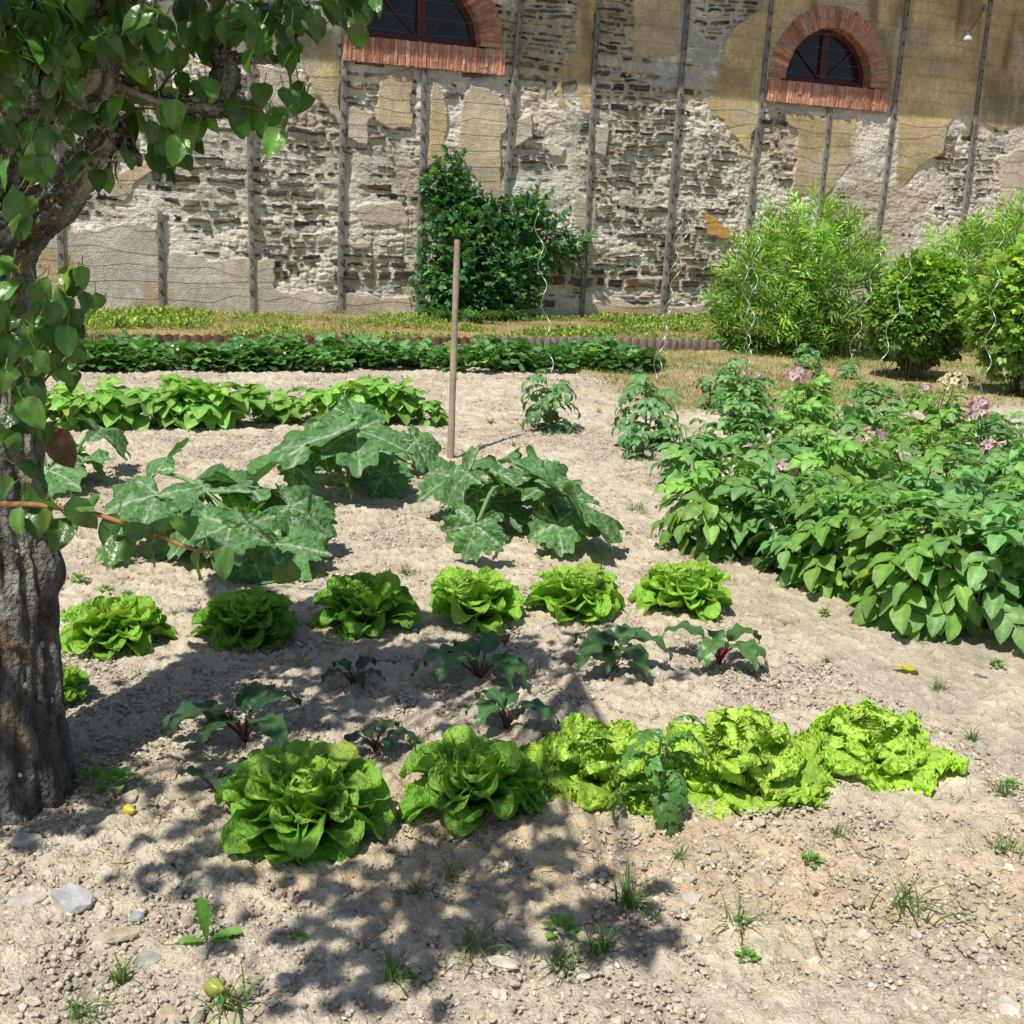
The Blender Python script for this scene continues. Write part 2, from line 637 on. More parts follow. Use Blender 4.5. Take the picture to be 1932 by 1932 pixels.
def poly_sd(px, py, poly):
    """signed distance to a polygon, positive inside"""
    inside = np.zeros(px.shape, bool)
    dmin = np.full(px.shape, 1e9)
    n = len(poly)
    for i in range(n):
        ax, ay = poly[i]
        bx, by = poly[(i + 1) % n]
        ex, ey = bx - ax, by - ay
        t = np.clip(((px - ax) * ex + (py - ay) * ey) / (ex * ex + ey * ey + 1e-12), 0, 1)
        d = (px - ax - t * ex) ** 2 + (py - ay - t * ey) ** 2
        dmin = np.minimum(dmin, d)
        c = ((ay > py) != (by > py)) & (px < (bx - ax) * (py - ay) / (by - ay + 1e-12) + ax)
        inside ^= c
    return np.where(inside, 1, -1) * np.sqrt(dmin)


OCHRE, ORANGE, GREYP, PALE, TAN = (0.68, 0.535, 0.30), (0.74, 0.44, 0.13), (0.66, 0.61, 0.53), (0.70, 0.61, 0.48), (0.70, 0.56, 0.38)
PLASTER = [
    ([(560, 55), (636, 57), (648, 130), (640, 240), (603, 188), (563, 117)], OCHRE),
    ([(211, 322), (295, 302), (301, 322), (255, 348), (235, 382), (208, 368)], TAN),
    ([(241, 107), (291, 107), (291, 168), (241, 168)], TAN),
    ([(20, 425), (298, 432), (298, 480), (465, 485), (525, 492), (522, 535), (560, 548), (640, 560), (640, 620), (-60, 620)], GREYP),
    ([(715, 134), (772, 134), (775, 241), (732, 245), (705, 231)], TAN),
    ([(809, 150), (819, 157), (846, 208), (849, 234), (832, 278), (836, 291), (809, 322), (800, 320)], OCHRE),
    ([(879, 167), (913, 167), (953, 188), (946, 385), (899, 342), (876, 318), (866, 261)], TAN),
    ([(1060, 97), (1117, 80), (1114, 214), (1094, 214), (1097, 147), (1074, 137), (1067, 154), (1070, 214), (1053, 201)], OCHRE),
    ([(1100, -40), (1130, -40), (1122, 90), (1085, 95)], OCHRE),
    ([(1194, -40), (1278, -40), (1278, 107), (1194, 114)], TAN),
    ([(1033, 268), (1063, 284), (1058, 300), (1036, 288)], PALE),
    ([(1385, 50), (1445, 20), (1432, 201), (1415, 295), (1395, 275), (1369, 258), (1372, 248), (1342, 214), (1335, 181), (1352, 157), (1365, 100)], OCHRE),
    ([(1440, -40), (1700, -40), (1692, 200), (1440, 185)], OCHRE),
    ([(1690, -40), (1990, -40), (1990, 214), (1881, 250), (1854, 228), (1807, 218), (1781, 248), (1777, 288), (1724, 318), (1700, 352), (1687, 342)], OCHRE),
    ([(1479, 208), (1563, 228), (1610, 228), (1603, 312), (1563, 352), (1546, 372), (1493, 372), (1503, 302), (1506, 255)], OCHRE),
    ([(1318, 399), (1352, 412), (1392, 456), (1335, 442)], ORANGE),
    ([(645, 553), (775, 566), (785, 610), (645, 605)], PALE),
    ([(1095, 566), (1174, 568), (1250, 577), (1370, 572), (1372, 610), (1095, 610)], PALE),
    ([(1080, 360), (1120, 372), (1118, 440), (1085, 430)], PALE),
    ([(660, 455), (700, 460), (694, 472), (668, 474)], PALE),
    ([(650, 200), (700, 215), (690, 270), (655, 262)], PALE),
    ([(960, 225), (1000, 215), (1010, 262), (965, 280)], PALE),
    ([(1120, 240), (1150, 232), (1148, 300), (1124, 290)], GREYP),
    ([(1880, 300), (1932, 280), (1960, 400), (1890, 390)], PALE),
    ([(480, 120), (556, 130), (560, 190), (500, 200)], PALE),
    ([(670, 385), (760, 378), (770, 420), (690, 430)], PALE),
]
# smooth grey render, high up, that has come away in spots
RENDER = [
    [(950, -60), (1460, -60), (1440, 150), (1300, 160), (1290, 180), (1130, 165), (1110, 110), (960, 130)],
    [(630, 100), (960, 120), (950, 175), (640, 150)],
    [(1440, 180), (1690, 190), (1680, 225), (1440, 212)],
    [(1800, -40), (1850, -40), (1845, 90), (1808, 105), (1792, 70)],
]
# rubble laid bare
BARE = [(700, 210, 60), (730, 330, 45), (600, 300, 45), (560, 380, 50), (540, 470, 45), (690, 545, 45), (860, 200, 26), (1010, 300, 35), (1010, 80, 60),
        (1200, 200, 60), (1210, 300, 60), (1180, 400, 45), (1230, 470, 55), (1190, 520, 60), (1310, 470, 60), (1300, 540, 60), (1330, 330, 45),
        (1480, 240, 30), (1490, 340, 22), (1790, 300, 35), (1870, 300, 40), (1830, 350, 40), (450, 330, 40), (400, 400, 40), (330, 330, 40), (240, 230, 50),
        (500, 220, 40), (1060, 20, 60), (1160, 40, 45), (1345, 30, 40), (60, 300, 80), (1100, 250, 25), (1385, 20, 40), (1560, 10, 20), (1520, 5, 30), (1690, 55, 10), (1830, 75, 22)]

WX0, WX1, WZ1 = -5.0, 25.0, 6.95
sx_ = 0.0155
wx = np.arange(WX0, WX1, sx_)
wz = np.arange(-0.1, WZ1, 0.0145)
GX, GZ = np.meshgrid(wx, wz, indexing='ij')
warp = 0.10 * (fbm(GX * 2.2, GZ * 2.2, 3, 100) - 0.5)
warp2 = 0.10 * (fbm(GX * 2.2 + 77, GZ * 2.2, 3, 104) - 0.5)
fine = 0.10 * (fbm(GX * 7, GZ * 7, 4, 110) - 0.5)
# courses of flat stones
_rg = np.random.default_rng(5)
zz = GZ + 0.10 * (fbm(GX * 0.9, GZ * 0.6, 2, 120) - 0.5) + 0.075 * (fbm(GX * 3.2, GZ * 3.2, 3, 122) - 0.5)
rows = [-0.3]
while rows[-1] < WZ1 + 0.5:
    rows.append(rows[-1] + _rg.choice([0.04, 0.055, 0.07, 0.095, 0.13, 0.18], p=[.2, .25, .23, .18, .10, .04]))
rows = np.array(rows)
ri = np.clip(np.searchsorted(rows, zz) - 1, 0, len(rows) - 2)
rh = rows[ri + 1] - rows[ri]
dz = np.minimum(zz - rows[ri], rows[ri + 1] - zz)
xx = GX + 0.10 * (fbm(GX * 4, GZ * 6, 3, 126) - 0.5)
dxx = np.zeros_like(GX)
sid = np.zeros(GX.shape, np.int64)
for r in range(len(rows) - 1):
    k = ri == r
    if not k.any():
        continue
    cuts = [WX0 - 1 + _rg.random() * 0.4]
    while cuts[-1] < WX1 + 1:
        cuts.append(cuts[-1] + (0.10 + 0.5 * _rg.random() ** 1.6) * (0.7 + 3 * (rows[r + 1] - rows[r])))
    cuts = np.array(cuts)
    ci = np.clip(np.searchsorted(cuts, xx[k]) - 1, 0, len(cuts) - 2)
    dxx[k] = np.minimum(xx[k] - cuts[ci], cuts[ci + 1] - xx[k])
    sid[k] = (ci * 131 + r * 7919) % 4096
rt = _rg.random((4096, 5))
dst = np.minimum(dz * 1.0, dxx * 0.7) + 0.035 * (fbm(GX * 9, GZ * 14, 3, 130) - 0.5)
joint_w = 0.010 + 0.014 * rt[sid, 4]
stone_m = sstep(joint_w, joint_w + 0.014, dst)
proud = (rt[sid, 0] - 0.5) * 0.05 + (rt[sid, 1] - 0.5) * 0.25 * (zz - rows[ri] - rh / 2) + 0.012 * (fbm(GX * 12, GZ * 26, 3, 134) - 0.5)
# how bare each place is
bare = 0.5 * (fbm(GX * 0.8, GZ * 1.0, 3, 140) - 0.5) - 0.10
for (fx, fy, fr) in BARE:
    bx, bz = WP(fx, fy)
    rr = fr / FOC * 20.0 * 1.5
    d2 = ((GX - bx + 3 * warp) ** 2 + (GZ - bz + 3 * warp2) ** 2 * 1.3) / (rr * rr)
    bare = np.maximum(bare, 0.80 * np.exp(-d2 * 0.95) + 0.25 * (fbm(GX * 1.6, GZ * 2.2, 3, 144) - 0.5))
# mortar surface: lumpy, smeared over most stones, leaving the proudest ones out
smooth_z = sstep(0.46, 0.62, fbm(GX * 0.9 + 3, GZ * 0.9 + 8, 3, 240))
mort = (bare * -0.068 + 0.012) + 0.05 * (fbm(GX * 2.4, GZ * 4.0, 4, 150) - 0.5) + (0.030 - 0.02 * smooth_z) * (billow(GX * 8, GZ * 12, 2, 156) - 0.5) + 0.012 * smooth_z + 0.014 * (fbm(GX * 26, GZ * 30, 2, 158) - 0.5)
stone_h = np.where(stone_m > 0, proud * stone_m - 0.045 * (1 - stone_m), -0.045)
joint_fill = -0.03 * bare - 0.018 + 0.02 * (fbm(GX * 5, GZ * 7, 3, 160) - 0.5)
stone_h = np.maximum(stone_h, joint_fill)
is_stone = sstep(-0.003, 0.004, stone_h - mort) * sstep(0.2, 0.6, stone_m)
H = np.maximum(stone_h, mort)
# smooth render with spots gone
ren = np.full(GX.shape, -1.0)
for pl in RENDER:
    ren = np.maximum(ren, poly_sd(GX + 2.0 * warp + fine, GZ + 2.0 * warp2, [WP(*q) for q in pl]))
hole = (0.03 + 0.9 * np.maximum(0, bare - 0.45)) * 1.0 + 0.055 * (fbm(GX * 3, GZ * 5, 3, 170) - 0.5) + proud * 0.9 - 0.035
ren_m = sstep(0.0, 0.03, ren) * sstep(0.012, -0.006, hole)
ren_h = 0.006 + 0.010 * (fbm(GX * 2.5, GZ * 2.5, 4, 174) - 0.5)
is_stone = is_stone * (1 - ren_m)
H = H * (1 - ren_m) + ren_h * ren_m
# plaster patches
pl_m = np.zeros(GX.shape)
pl_c = np.zeros(GX.shape + (3,))
edge = np.full(GX.shape, -1.0)
for pl, pc in PLASTER:
    sd = poly_sd(GX + 1.7 * warp + fine, GZ + 1.7 * warp2 + fine, [WP(*q) for q in pl])
    k = sd > edge
    pl_c[k] = pc
    edge = np.maximum(edge, sd)
pl_m = sstep(-0.004, 0.006, edge)
pl_h = 0.034 + 0.012 * (fbm(GX * 1.6, GZ * 1.6, 4, 180) - 0.5) + 0.003 * (fbm(GX * 14, GZ * 14, 2, 184) - 0.5)
H = H * (1 - pl_m) + np.maximum(pl_h, 0.0) * pl_m
is_stone = is_stone * (1 - pl_m)
# colours
mc = np.array([0.84, 0.775, 0.66])[None, None] * (0.72 + 0.5 * fbm(GX * 1.8, GZ * 2.4, 4, 190))[..., None]
mc = mc * (1 - 0.35 * smooth_z[..., None]) + np.array([0.60, 0.57, 0.51]) * 0.35 * smooth_z[..., None]
yel = sstep(0.52, 0.7, fbm(GX * 1.1 + 5, GZ * 1.3, 3, 194))[..., None] * 0.5
mc = mc * (1 - yel) + np.array([0.44, 0.345, 0.21]) * yel
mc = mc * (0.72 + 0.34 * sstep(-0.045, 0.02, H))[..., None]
base = np.array([[0.075, 0.066, 0.056], [0.11, 0.092, 0.072], [0.16, 0.10, 0.068], [0.055, 0.052, 0.05], [0.21, 0.165, 0.115], [0.13, 0.12, 0.105]])
stc = base[(rt[sid, 2] * 6).astype(int).clip(0, 5)] * (0.7 + 0.6 * rt[sid, 3])[..., None] * (0.65 + 0.7 * fbm(GX * 9, GZ * 18, 3, 200))[..., None]
dust = (sstep(0.52, 0.75, fbm(GX * 4, GZ * 7, 3, 206)) * 0.35)[..., None]
stc = stc * (1 - dust) + mc * 0.75 * dust
rc = np.array([0.55, 0.54, 0.51])[None, None] * (0.8 + 0.35 * fbm(GX * 2, GZ * 2, 4, 210))[..., None]
pn = fbm(GX * 1.4, GZ * 2.2, 4, 214)
pn2 = fbm(GX * 7, GZ * 7, 3, 218)
pcol = pl_c * (0.52 + 0.9 * pn)[..., None] * (0.86 + 0.26 * pn2)[..., None]
fade = (sstep(0.5, 0.72, fbm(GX * 1.2 + 30, GZ * 1.8, 3, 222)) * 0.65)[..., None]
pcol = pcol * (1 - fade) + np.array([0.56, 0.51, 0.42]) * fade
och = (sstep(0.55, 0.72, fbm(GX * 1.5, GZ * 2.5 + 20, 3, 226)) * 0.5 * (GZ < 1.4))[..., None]
pcol = pcol * (1 - och) + np.array([0.50, 0.32, 0.10]) * och
dirt = (sstep(0.5, 0.75, fbm(GX * 2.5, GZ * 0.7, 3, 230)) * 0.5 * sstep(2.8, 4.3, GZ))[..., None]
pcol = pcol * (1 - dirt)
cl = mc * (1 - is_stone[..., None]) + stc * is_stone[..., None]
cl = cl * (1 - ren_m[..., None]) + rc * ren_m[..., None]
cl = cl * (1 - pl_m[..., None]) + pcol * pl_m[..., None]
edge_light = np.exp(-(edge / 0.012) ** 2)[..., None] * 0.35
cl = cl * (1 - edge_light) + np.array([0.55, 0.5, 0.42]) * edge_light
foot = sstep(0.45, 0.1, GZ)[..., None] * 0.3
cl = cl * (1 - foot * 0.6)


# window openings: middle of the sill line and radius
def win_geo(xl, yl, xr, yr):
    a = np.array(WP(xl, yl))
    b = np.array(WP(xr, yr))
    return (a + b) / 2, np.linalg.norm(b - a) / 2


w2c, w2r = win_geo(1480, 149, 1640, 165)
w1c = np.array(WP(800, 77))
w1c_r = abs(WP(905, 88)[0] - w1c[0])
s3 = np.array(WP(1950, 6))
print('windows', w1c, w1c_r, w2c, w2r, s3)
WINS = [(w1c[0], w1c[1], w1c_r), (w2c[0], w2c[1], w2r), (s3[0] + 0.9, s3[1] + 0.42, 1.0)]
openm = np.zeros(GX.shape, bool)
for (cx_, cz_, r_) in WINS:
    openm |= ((GX - cx_) ** 2 + (GZ - cz_) ** 2 < (r_ + 0.1) ** 2) & (GZ > cz_ - 0.05)
fc = grid_faces(len(wx), len(wz))
om = openm.ravel()
fc = fc[~om[fc].all(1)]
mb = MB()
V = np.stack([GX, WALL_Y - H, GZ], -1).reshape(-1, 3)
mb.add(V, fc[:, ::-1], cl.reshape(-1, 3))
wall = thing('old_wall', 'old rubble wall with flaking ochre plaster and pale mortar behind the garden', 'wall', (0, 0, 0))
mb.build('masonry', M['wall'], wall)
# the rest of the building: back, ends and roof with the overhanging eave
mb = MB()
box(mb, (WX0 + WX1) / 2, WALL_Y + 0.62, 3.42, WX1 - WX0 - 0.05, 0.5, 6.98, (0.4, 0.35, 0.28))
mb.build('wall_core', M['wall'], wall)
mb = MB()
EAVE = 0.95
ny = 26
for i in range(int((WX1 - WX0) / 0.30)):
    for j in range(5):
        box(mb, WX0 + 0.15 + i * 0.30, WALL_Y - EAVE + 0.12 + j * 0.42, 6.93 + j * 0.25, 0.285, 0.46, 0.025, np.array([0.09, 0.09, 0.10]) * rng.uniform(0.7, 1.3), 0.004, 0.003, np.array(Matrix.Rotation(0.54, 3, 'X')))
mb.build('roof', M['stone'], wall)
mb = MB()
box(mb, (WX0 + WX1) / 2, WALL_Y - EAVE / 2 + 0.55, 7.19, WX1 - WX0 - 0.1, EAVE + 1.5, 0.03, (0.15, 0.11, 0.07), 0, 0, np.array(Matrix.Rotation(0.54, 3, 'X')))  # unseen layer added under the slates to stop sun streaks
mb.build('roof_sun_block', M['wood'], wall, smooth=False)
mb = MB()
for i in range(30):
    box(mb, WX0 + 0.5 + i * 1.0, WALL_Y - 0.32, 6.74, 0.09, 1.1, 0.12, (0.16, 0.12, 0.08), 0.008)
mb.build('rafter_ends', M['wood'], wall)

# ------------------------------------------------------------------ arched windows
def add_window(i, label):
    cx_, cz_, r_ = WINS[i]
    t = thing('arched_window', label, 'window', (cx_, WALL_Y, cz_), 0, 'brick arched windows in the old wall')
    rg = np.random.default_rng(40 + i)
    depth = 0.34
    mb = MB()
    th = 0.36
    nb = int(PI * (r_ + th / 2) / 0.072)

    def bcol():
        return np.array([0.52, 0.235, 0.16]) * rg.uniform(0.62, 1.25) + np.array([0.10, 0.09, 0.07]) * rg.random() ** 2
    for k in range(nb):
        a = PI * (k + 0.5) / nb
        ww = PI * (r_ + th / 2) / nb
        rad = r_ + th / 2 + rg.normal(0, 0.006)
        R = np.array(Matrix.Rotation(-(a - PI / 2), 3, 'Y'))
        # two part bricks radially, as the photo shows broken header joints
        cut = rg.choice([0.0, 0.12, -0.1, 0.05])
        if rg.random() < 0.5:
            parts = [(-th / 2, cut), (cut, th / 2)]
        else:
            parts = [(-th / 2, th / 2)]
        for (lo, hi) in parts:
            rm = rad + (lo + hi) / 2
            box(mb, rm * math.cos(a), depth / 2 - 0.05 + rg.normal(0, 0.006), rm * math.sin(a), ww * 0.84, depth, (hi - lo) * 0.97, bcol(), 0.008, 0.003, R)
    mb.build('brick_arch', M['brick'], t, smooth=False)
    mb = MB()
    hw = r_ + th
    x = -hw
    while x < hw - 0.02:
        bw = rg.uniform(0.045, 0.075)
        two = rg.random() < 0.35
        h = 0.36
        if two:
            c_ = rg.uniform(0.12, 0.3)
            for (lo, hi) in ((0, c_), (c_, h)):
                box(mb, x + bw / 2, depth / 2 - 0.085 + rg.normal(0, 0.007), -0.03 - (lo + hi) / 2, bw * 0.84, depth + 0.02, (hi - lo) * 0.97, bcol() * 1.15, 0.008, 0.004)
        else:
            box(mb, x + bw / 2, depth / 2 - 0.085 + rg.normal(0, 0.007), -0.03 - h / 2, bw * 0.84, depth + 0.02, h, bcol() * 1.15, 0.008, 0.004)
        x += bw
    mb.build('brick_sill', M['brick'], t, smooth=False)
    mb = MB()
    # pale mortar behind the bricks
    a = np.linspace(0, PI, 49)
    ri, ro = r_ + 0.012, r_ + th - 0.012
    ring = []
    for q in a:
        for (rr, yy) in ((ri, 0.29), (ri, -0.028), (ro, -0.028), (ro, 0.29)):
            ring.append((rr * math.cos(q), yy if yy > 0 else yy - 0.014, rr * math.sin(q)))
    f = []
    for k in range(48):
        for s in range(3):
            b0 = k * 4 + s
            f.append((b0, b0 + 1, b0 + 5, b0 + 4))
    mb.add(ring, f, (0.42, 0.33, 0.25))
    box(mb, 0, 0.085, -0.208, 2 * hw - 0.02, 0.335, 0.345, (0.50, 0.40, 0.31))
    mb.build('mortar_bed', M['wall'], t, smooth=False)
    # frame: arched head, bottom rail, wide middle mullion, slanting glazing bars
    red = (0.085, 0.022, 0.022)
    mb = MB()
    yf = 0.17
    av = np.linspace(0, PI, 41)
    ring = []
    for q in av:
        for (rr, yy) in ((r_ + 0.01, yf), (r_ - 0.075, yf), (r_ - 0.075, yf + 0.06), (r_ + 0.01, yf + 0.06)):
            ring.append((rr * math.cos(q), yy, max(0.0, rr * math.sin(q))))
    f = []
    for k in range(40):
        for s in range(3):
            b0 = k * 4 + s
            f.append((b0, b0 + 1, b0 + 5, b0 + 4))
    mb.add(ring, f, red)
    box(mb, 0, yf + 0.028, 0.04, 2 * r_ - 0.1, 0.06, 0.09, red, 0.006)
    fr = mb.build('frame', M['paint'], t, smooth=False)
    mb = MB()
    box(mb, 0, yf + 0.014, r_ / 2 + 0.02, 0.13, 0.07, r_ - 0.1, red, 0.008)
    box(mb, 0, yf - 0.012, r_ / 2 + 0.02, 0.028, 0.03, r_ - 0.12, red, 0.004)
    mb.build('mullion', M['paint'], t, smooth=False)
    for sgn in (-1, 1):
        mb = MB()
        ang = math.radians(42)
        L = r_ - 0.1
        R = np.array(Matrix.Rotation(-sgn * (PI / 2 - ang), 3, 'Y')) if False else np.array(Matrix.Rotation(sgn * (PI / 2 - ang), 3, 'Y'))
        box(mb, sgn * (0.07 + math.cos(ang) * L / 2 * 0.9), yf + 0.02, 0.08 + math.sin(ang) * L / 2 * 0.95, 0.032, 0.03, L * 0.88, red, 0.004, 0, R)
        mb.build('glazing_bar', M['paint'], t, smooth=False)
        mb = MB()
        q = np.linspace(0, PI / 2, 20)
        pts = [(0, yf + 0.04, 0.0)] + [(sgn * (r_ - 0.02) * math.cos(k), yf + 0.04, (r_ - 0.02) * math.sin(k)) for k in q]
        f = [(0, k, k + 1) if sgn < 0 else (0, k + 1, k) for k in range(1, 20)]
        mb.add(pts, f)
        mb.build('pane', M['glass'], t, smooth=False)
    mb = MB()
    box(mb, 0, yf + 0.16, r_ / 2, 2 * r_ + 0.3, 0.05, r_ + 0.25, (0.012, 0.012, 0.014))
    mb.build('dark_interior', M['paint'], t, smooth=False)
    return t


add_window(0, 'arched window with brick surround half cut by the top of the view, above the dark climbing shrub')
add_window(1, 'complete half-round window with dark red frame in a ring of red bricks')
add_window(2, 'brick window sill just visible at the upper edge beside the white wall lamp')

# ------------------------------------------------------------------ battens and wires
BATT = [((300, 398), (303, 575)), ((470, 100), (474, 580)), ((648, 20), (640, 583)), ((799, 120), (787, 580)), ((985, -30), (934, 580)), ((1128, -20), (1096, 586)),
        ((1297, -20), (1248, 572)), ((1456, -30), (1395, 560)), ((1563, 197), (1532, 520)), ((1714, -30), (1638, 560)), ((1869, -30), (1800, 520)), ((290, -30), (312, 400)), ((95, 60), (118, 570))]
BL = ['short grey wooden batten that starts low on the wall, beside the tree trunk', 'grey wooden batten behind the hanging pear leaves, right of the short low batten', 'grey batten rising to the left corner of the half cut brick window sill',
      'grey batten ending right below the half cut brick window', 'slanted batten just right of the half cut brick window', 'batten at the right edge of the dark climbing shrub',
      'batten with two spiral stakes standing before it, mid wall', 'batten just left of the complete half-round window', 'short batten hanging below the complete half-round window sill',
      'tall batten just right of the complete half-round window', 'rightmost batten, beside the white wall lamp', 'weathered batten in the upper left behind the lichen-covered branches', 'batten in the shade behind the tree trunk']
STAPLE = []
for i in range(3):
    mb = MB()
    box(mb, 0, 0, 0, 0.02, 0.022, 0.034, np.array([0.09, 0.075, 0.065]) * (0.7, 1, 1.3)[i], 0.004, 0.002)
    STAPLE.append(mb.mesh('wire_staple', M['rust'], False))
for i, ((x0, y0), (x1, y1)) in enumerate(BATT):
    a = np.array(WP(x0, y0))
    b = np.array(WP(x1, y1))
    if i not in (8, 11):
        b = b + (b - a) * ((0.06 - b[1]) / (b[1] - a[1]))
    if i == 11:
        b = a + (b - a) * 0.8
    L = np.linalg.norm(a - b)
    ang = math.atan2(a[0] - b[0], a[1] - b[1])
    t = thing('wall_batten', BL[i], 'batten', (b[0], WALL_Y - 0.045, b[1]), 0, 'vertical wooden battens fixed to the wall')
    rg = np.random.default_rng(60 + i)
    wdt, dep = rg.uniform(0.065, 0.085), 0.05
    n = max(4, int(L / 0.12))
    mb = MB()
    vs, cs = [], []
    for k in range(n + 1):
        zk = L * k / n
        g = rg.uniform(0.75, 1.2)
        e = rg.normal(0, 0.003, 4)
        cxk = zk * math.sin(ang) + 0.006 * math.sin(zk * 1.7 + i)
        for q, (sx, sy) in enumerate(((-1, 1), (-1, -1), (1, -1), (1, 1))):
            vs.append((cxk + sx * (wdt / 2 + e[q]), sy * dep / 2, zk * math.cos(ang)))
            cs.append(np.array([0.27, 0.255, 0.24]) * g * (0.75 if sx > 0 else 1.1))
    f = []
    for k in range(n):
        for q in range(4):
            f.append((k * 4 + q, k * 4 + (q + 1) % 4, k * 4 + 4 + (q + 1) % 4, k * 4 + 4 + q))
    f.append((n * 4, n * 4 + 1, n * 4 + 2, n * 4 + 3))
    mb.add(vs, f, np.array(cs))
    mb.build('board', M['wood'], t, smooth=False)
    zk = 0.25 + rg.random() * 0.1
    while zk < L - 0.05:
        cxk = zk * math.sin(ang)
        so_ = bpy.data.objects.new('wire_staple', STAPLE[int(rg.integers(3))])
        C.objects.link(so_)
        so_.parent = t
        so_.location = (cxk + rg.normal(0, 0.004), -dep / 2 - 0.012, zk * math.cos(ang))
        zk += 0.235

_k = 0
zw = 0.42
while zw < 6.3:
    rg = np.random.default_rng(300 + _k)
    pts = []
    xw = -4.0
    while xw < 23:
        pts.append((xw, WALL_Y - 0.085 + rg.normal(0, 0.012), zw + rg.normal(0, 0.016) + 0.02 * math.sin(xw * 0.9 + _k)))
        xw += rg.uniform(0.22, 0.5)
    mb = MB()
    tube(mb, spline(pts, 300), 0.0022, 4, (0.20, 0.17, 0.15), False)
    o = mb.build('trellis_wire', M['rust'])
    tag(o, 'thin rusty wire strung level across the wall battens', 'wire', 'level trellis wires on the wall')
    zw += 0.235
    _k += 1

# lamp bracket at the upper right
p = at_Y(1862, 14, WALL_Y - 0.1)
q = at_Y(1824, 66, WALL_Y - 0.42)
t = thing('wall_lamp', 'small white insulator lamp on a thin angled rod near the rightmost batten', 'lamp', tuple(p))
mb = MB()
d = q - p
tube(mb, spline([(0, 0.06, 0), d * 0.5 + np.array([0, 0, 0.01]), d], 10), 0.011, 6, (0.35, 0.35, 0.35))
mb.build('rod', M['metal'], t)
mb = MB()
prof = [(0.0, 0.05), (0.03, 0.05), (0.04, 0.03), (0.05, 0.0), (0.095, -0.05), (0.11, -0.10), (0.10, -0.105), (0.0, -0.085)]
nseg = 16
vv = []
for (rr, zz_) in prof:
    for k in range(nseg):
        vv.append((d[0] + rr * math.cos(2 * PI * k / nseg), d[1] + rr * math.sin(2 * PI * k / nseg), d[2] + zz_))
ff = [(k * nseg + s, k * nseg + (s + 1) % nseg, (k + 1) * nseg + (s + 1) % nseg, (k + 1) * nseg + s) for k in range(len(prof) - 1) for s in range(nseg)]
mb.add(vv, ff, (0.5, 0.5, 0.48))
mb.build('lamp_shade', M['paint'], t)
mb = MB()
box(mb, 0, 0.06, 0.0, 0.05, 0.06, 0.10, (0.3, 0.3, 0.3), 0.006)
mb.build('bracket', M['metal'], t, smooth=False)

# ------------------------------------------------------------------ clay edging strip between the plot and the wall bed
for i in range(17):
    x0 = -3.2 + i * 0.9
    x1 = x0 + 0.885
    if x0 > 11.6:
        break
    n = 57
    xq = np.linspace(0, x1 - x0, n)
    prof = 0.018 * np.abs(np.sin(PI * xq / 0.118))
    broken = 8.0 < x0 < 9.0
    rg = np.random.default_rng(500 + i)
    top = 0.15 + 0.026 * np.abs(np.sin(PI * xq / 0.118)) + (rg.normal(0, 0.012, n) - 0.05 if broken else 0)
    vs = []
    for k in range(n):
        for (yy, zz_) in ((-prof[k], -0.03), (-prof[k], top[k]), (0.022 - prof[k], top[k]), (0.022 - prof[k], -0.03)):
            vs.append((xq[k], yy, zz_))
    f = [(k * 4 + s, k * 4 + 4 + s, k * 4 + 5 + s, k * 4 + 1 + s) for k in range(n - 1) for s in range(3)]
    f += [(0, 1, 2, 3), (n * 4 - 4, n * 4 - 1, n * 4 - 2, n * 4 - 3)]
    mb = MB()
    cc = np.array([0.105, 0.064, 0.055]) * rg.uniform(0.7, 1.25) * np.ones((len(vs), 3))
    vs = np.array(vs)
    k = (vs[:, 2] > 0.135)
    cc[k] = np.array([0.33, 0.26, 0.24]) if 4.5 < x0 else np.array([0.20, 0.11, 0.09])
    mb.add(vs, f, cc)
    o = mb.build('garden_edging', M['clay'], None, smooth=False)
    o.location = (x0, EDGE_Y + rg.normal(0, 0.012), 0.0)
    o.rotation_euler = (rg.normal(0, 0.05), rg.normal(0, 0.012), rg.normal(0, 0.012))
    tag(o, 'scalloped dark clay edging piece behind the strawberry row' if not broken else 'crumbling scalloped clay edging piece with a broken top', 'edging', 'scalloped clay edging pieces')

# ------------------------------------------------------------------ leaf templates
def strip_leaf(nu, nv, wfun, L=1.0, W=0.3, a0=0.0, bend=0.6, fold=0.15, cup=0.0, wave=0.0, wf=3.0, seed=0, side=0.0, rib=1.25, edge=1.0):
    rg = np.random.default_rng(seed)
    u = np.linspace(0, 1, nu)
    v = np.linspace(-1, 1, nv)
    ang = a0 - bend * u
    ds = L / (nu - 1)
    y = np.concatenate([[0], np.cumsum(np.cos((ang[1:] + ang[:-1]) / 2) * ds)])
    z = np.concatenate([[0], np.cumsum(np.sin((ang[1:] + ang[:-1]) / 2) * ds)])
    wd = W * wfun(u)
    x = v[None, :] * wd[:, None]
    ph = rg.uniform(0, 6.28, 2)
    o = fold * np.abs(x) + cup * x * x / max(W, 1e-6)
    sd = np.where(v > 0, ph[0], ph[1])[None, :]
    o = o + wave * (np.abs(v)[None, :] ** 1.6) * np.sin(2 * PI * wf * u[:, None] + sd)
    xs_ = x + side * (u[:, None] ** 2)
    P = np.stack([xs_, y[:, None] - np.sin(ang)[:, None] * o, z[:, None] + np.cos(ang)[:, None] * o], -1)
    sh = np.ones((nu, nv))
    sh *= np.where(np.abs(v) < 0.12, rib, 1.0)[None, :] * (1 + (edge - 1) * np.abs(v)[None, :] ** 2)
    return P.reshape(-1, 3), grid_faces(nu, nv), np.repeat(sh.reshape(-1, 1), 3, 1)


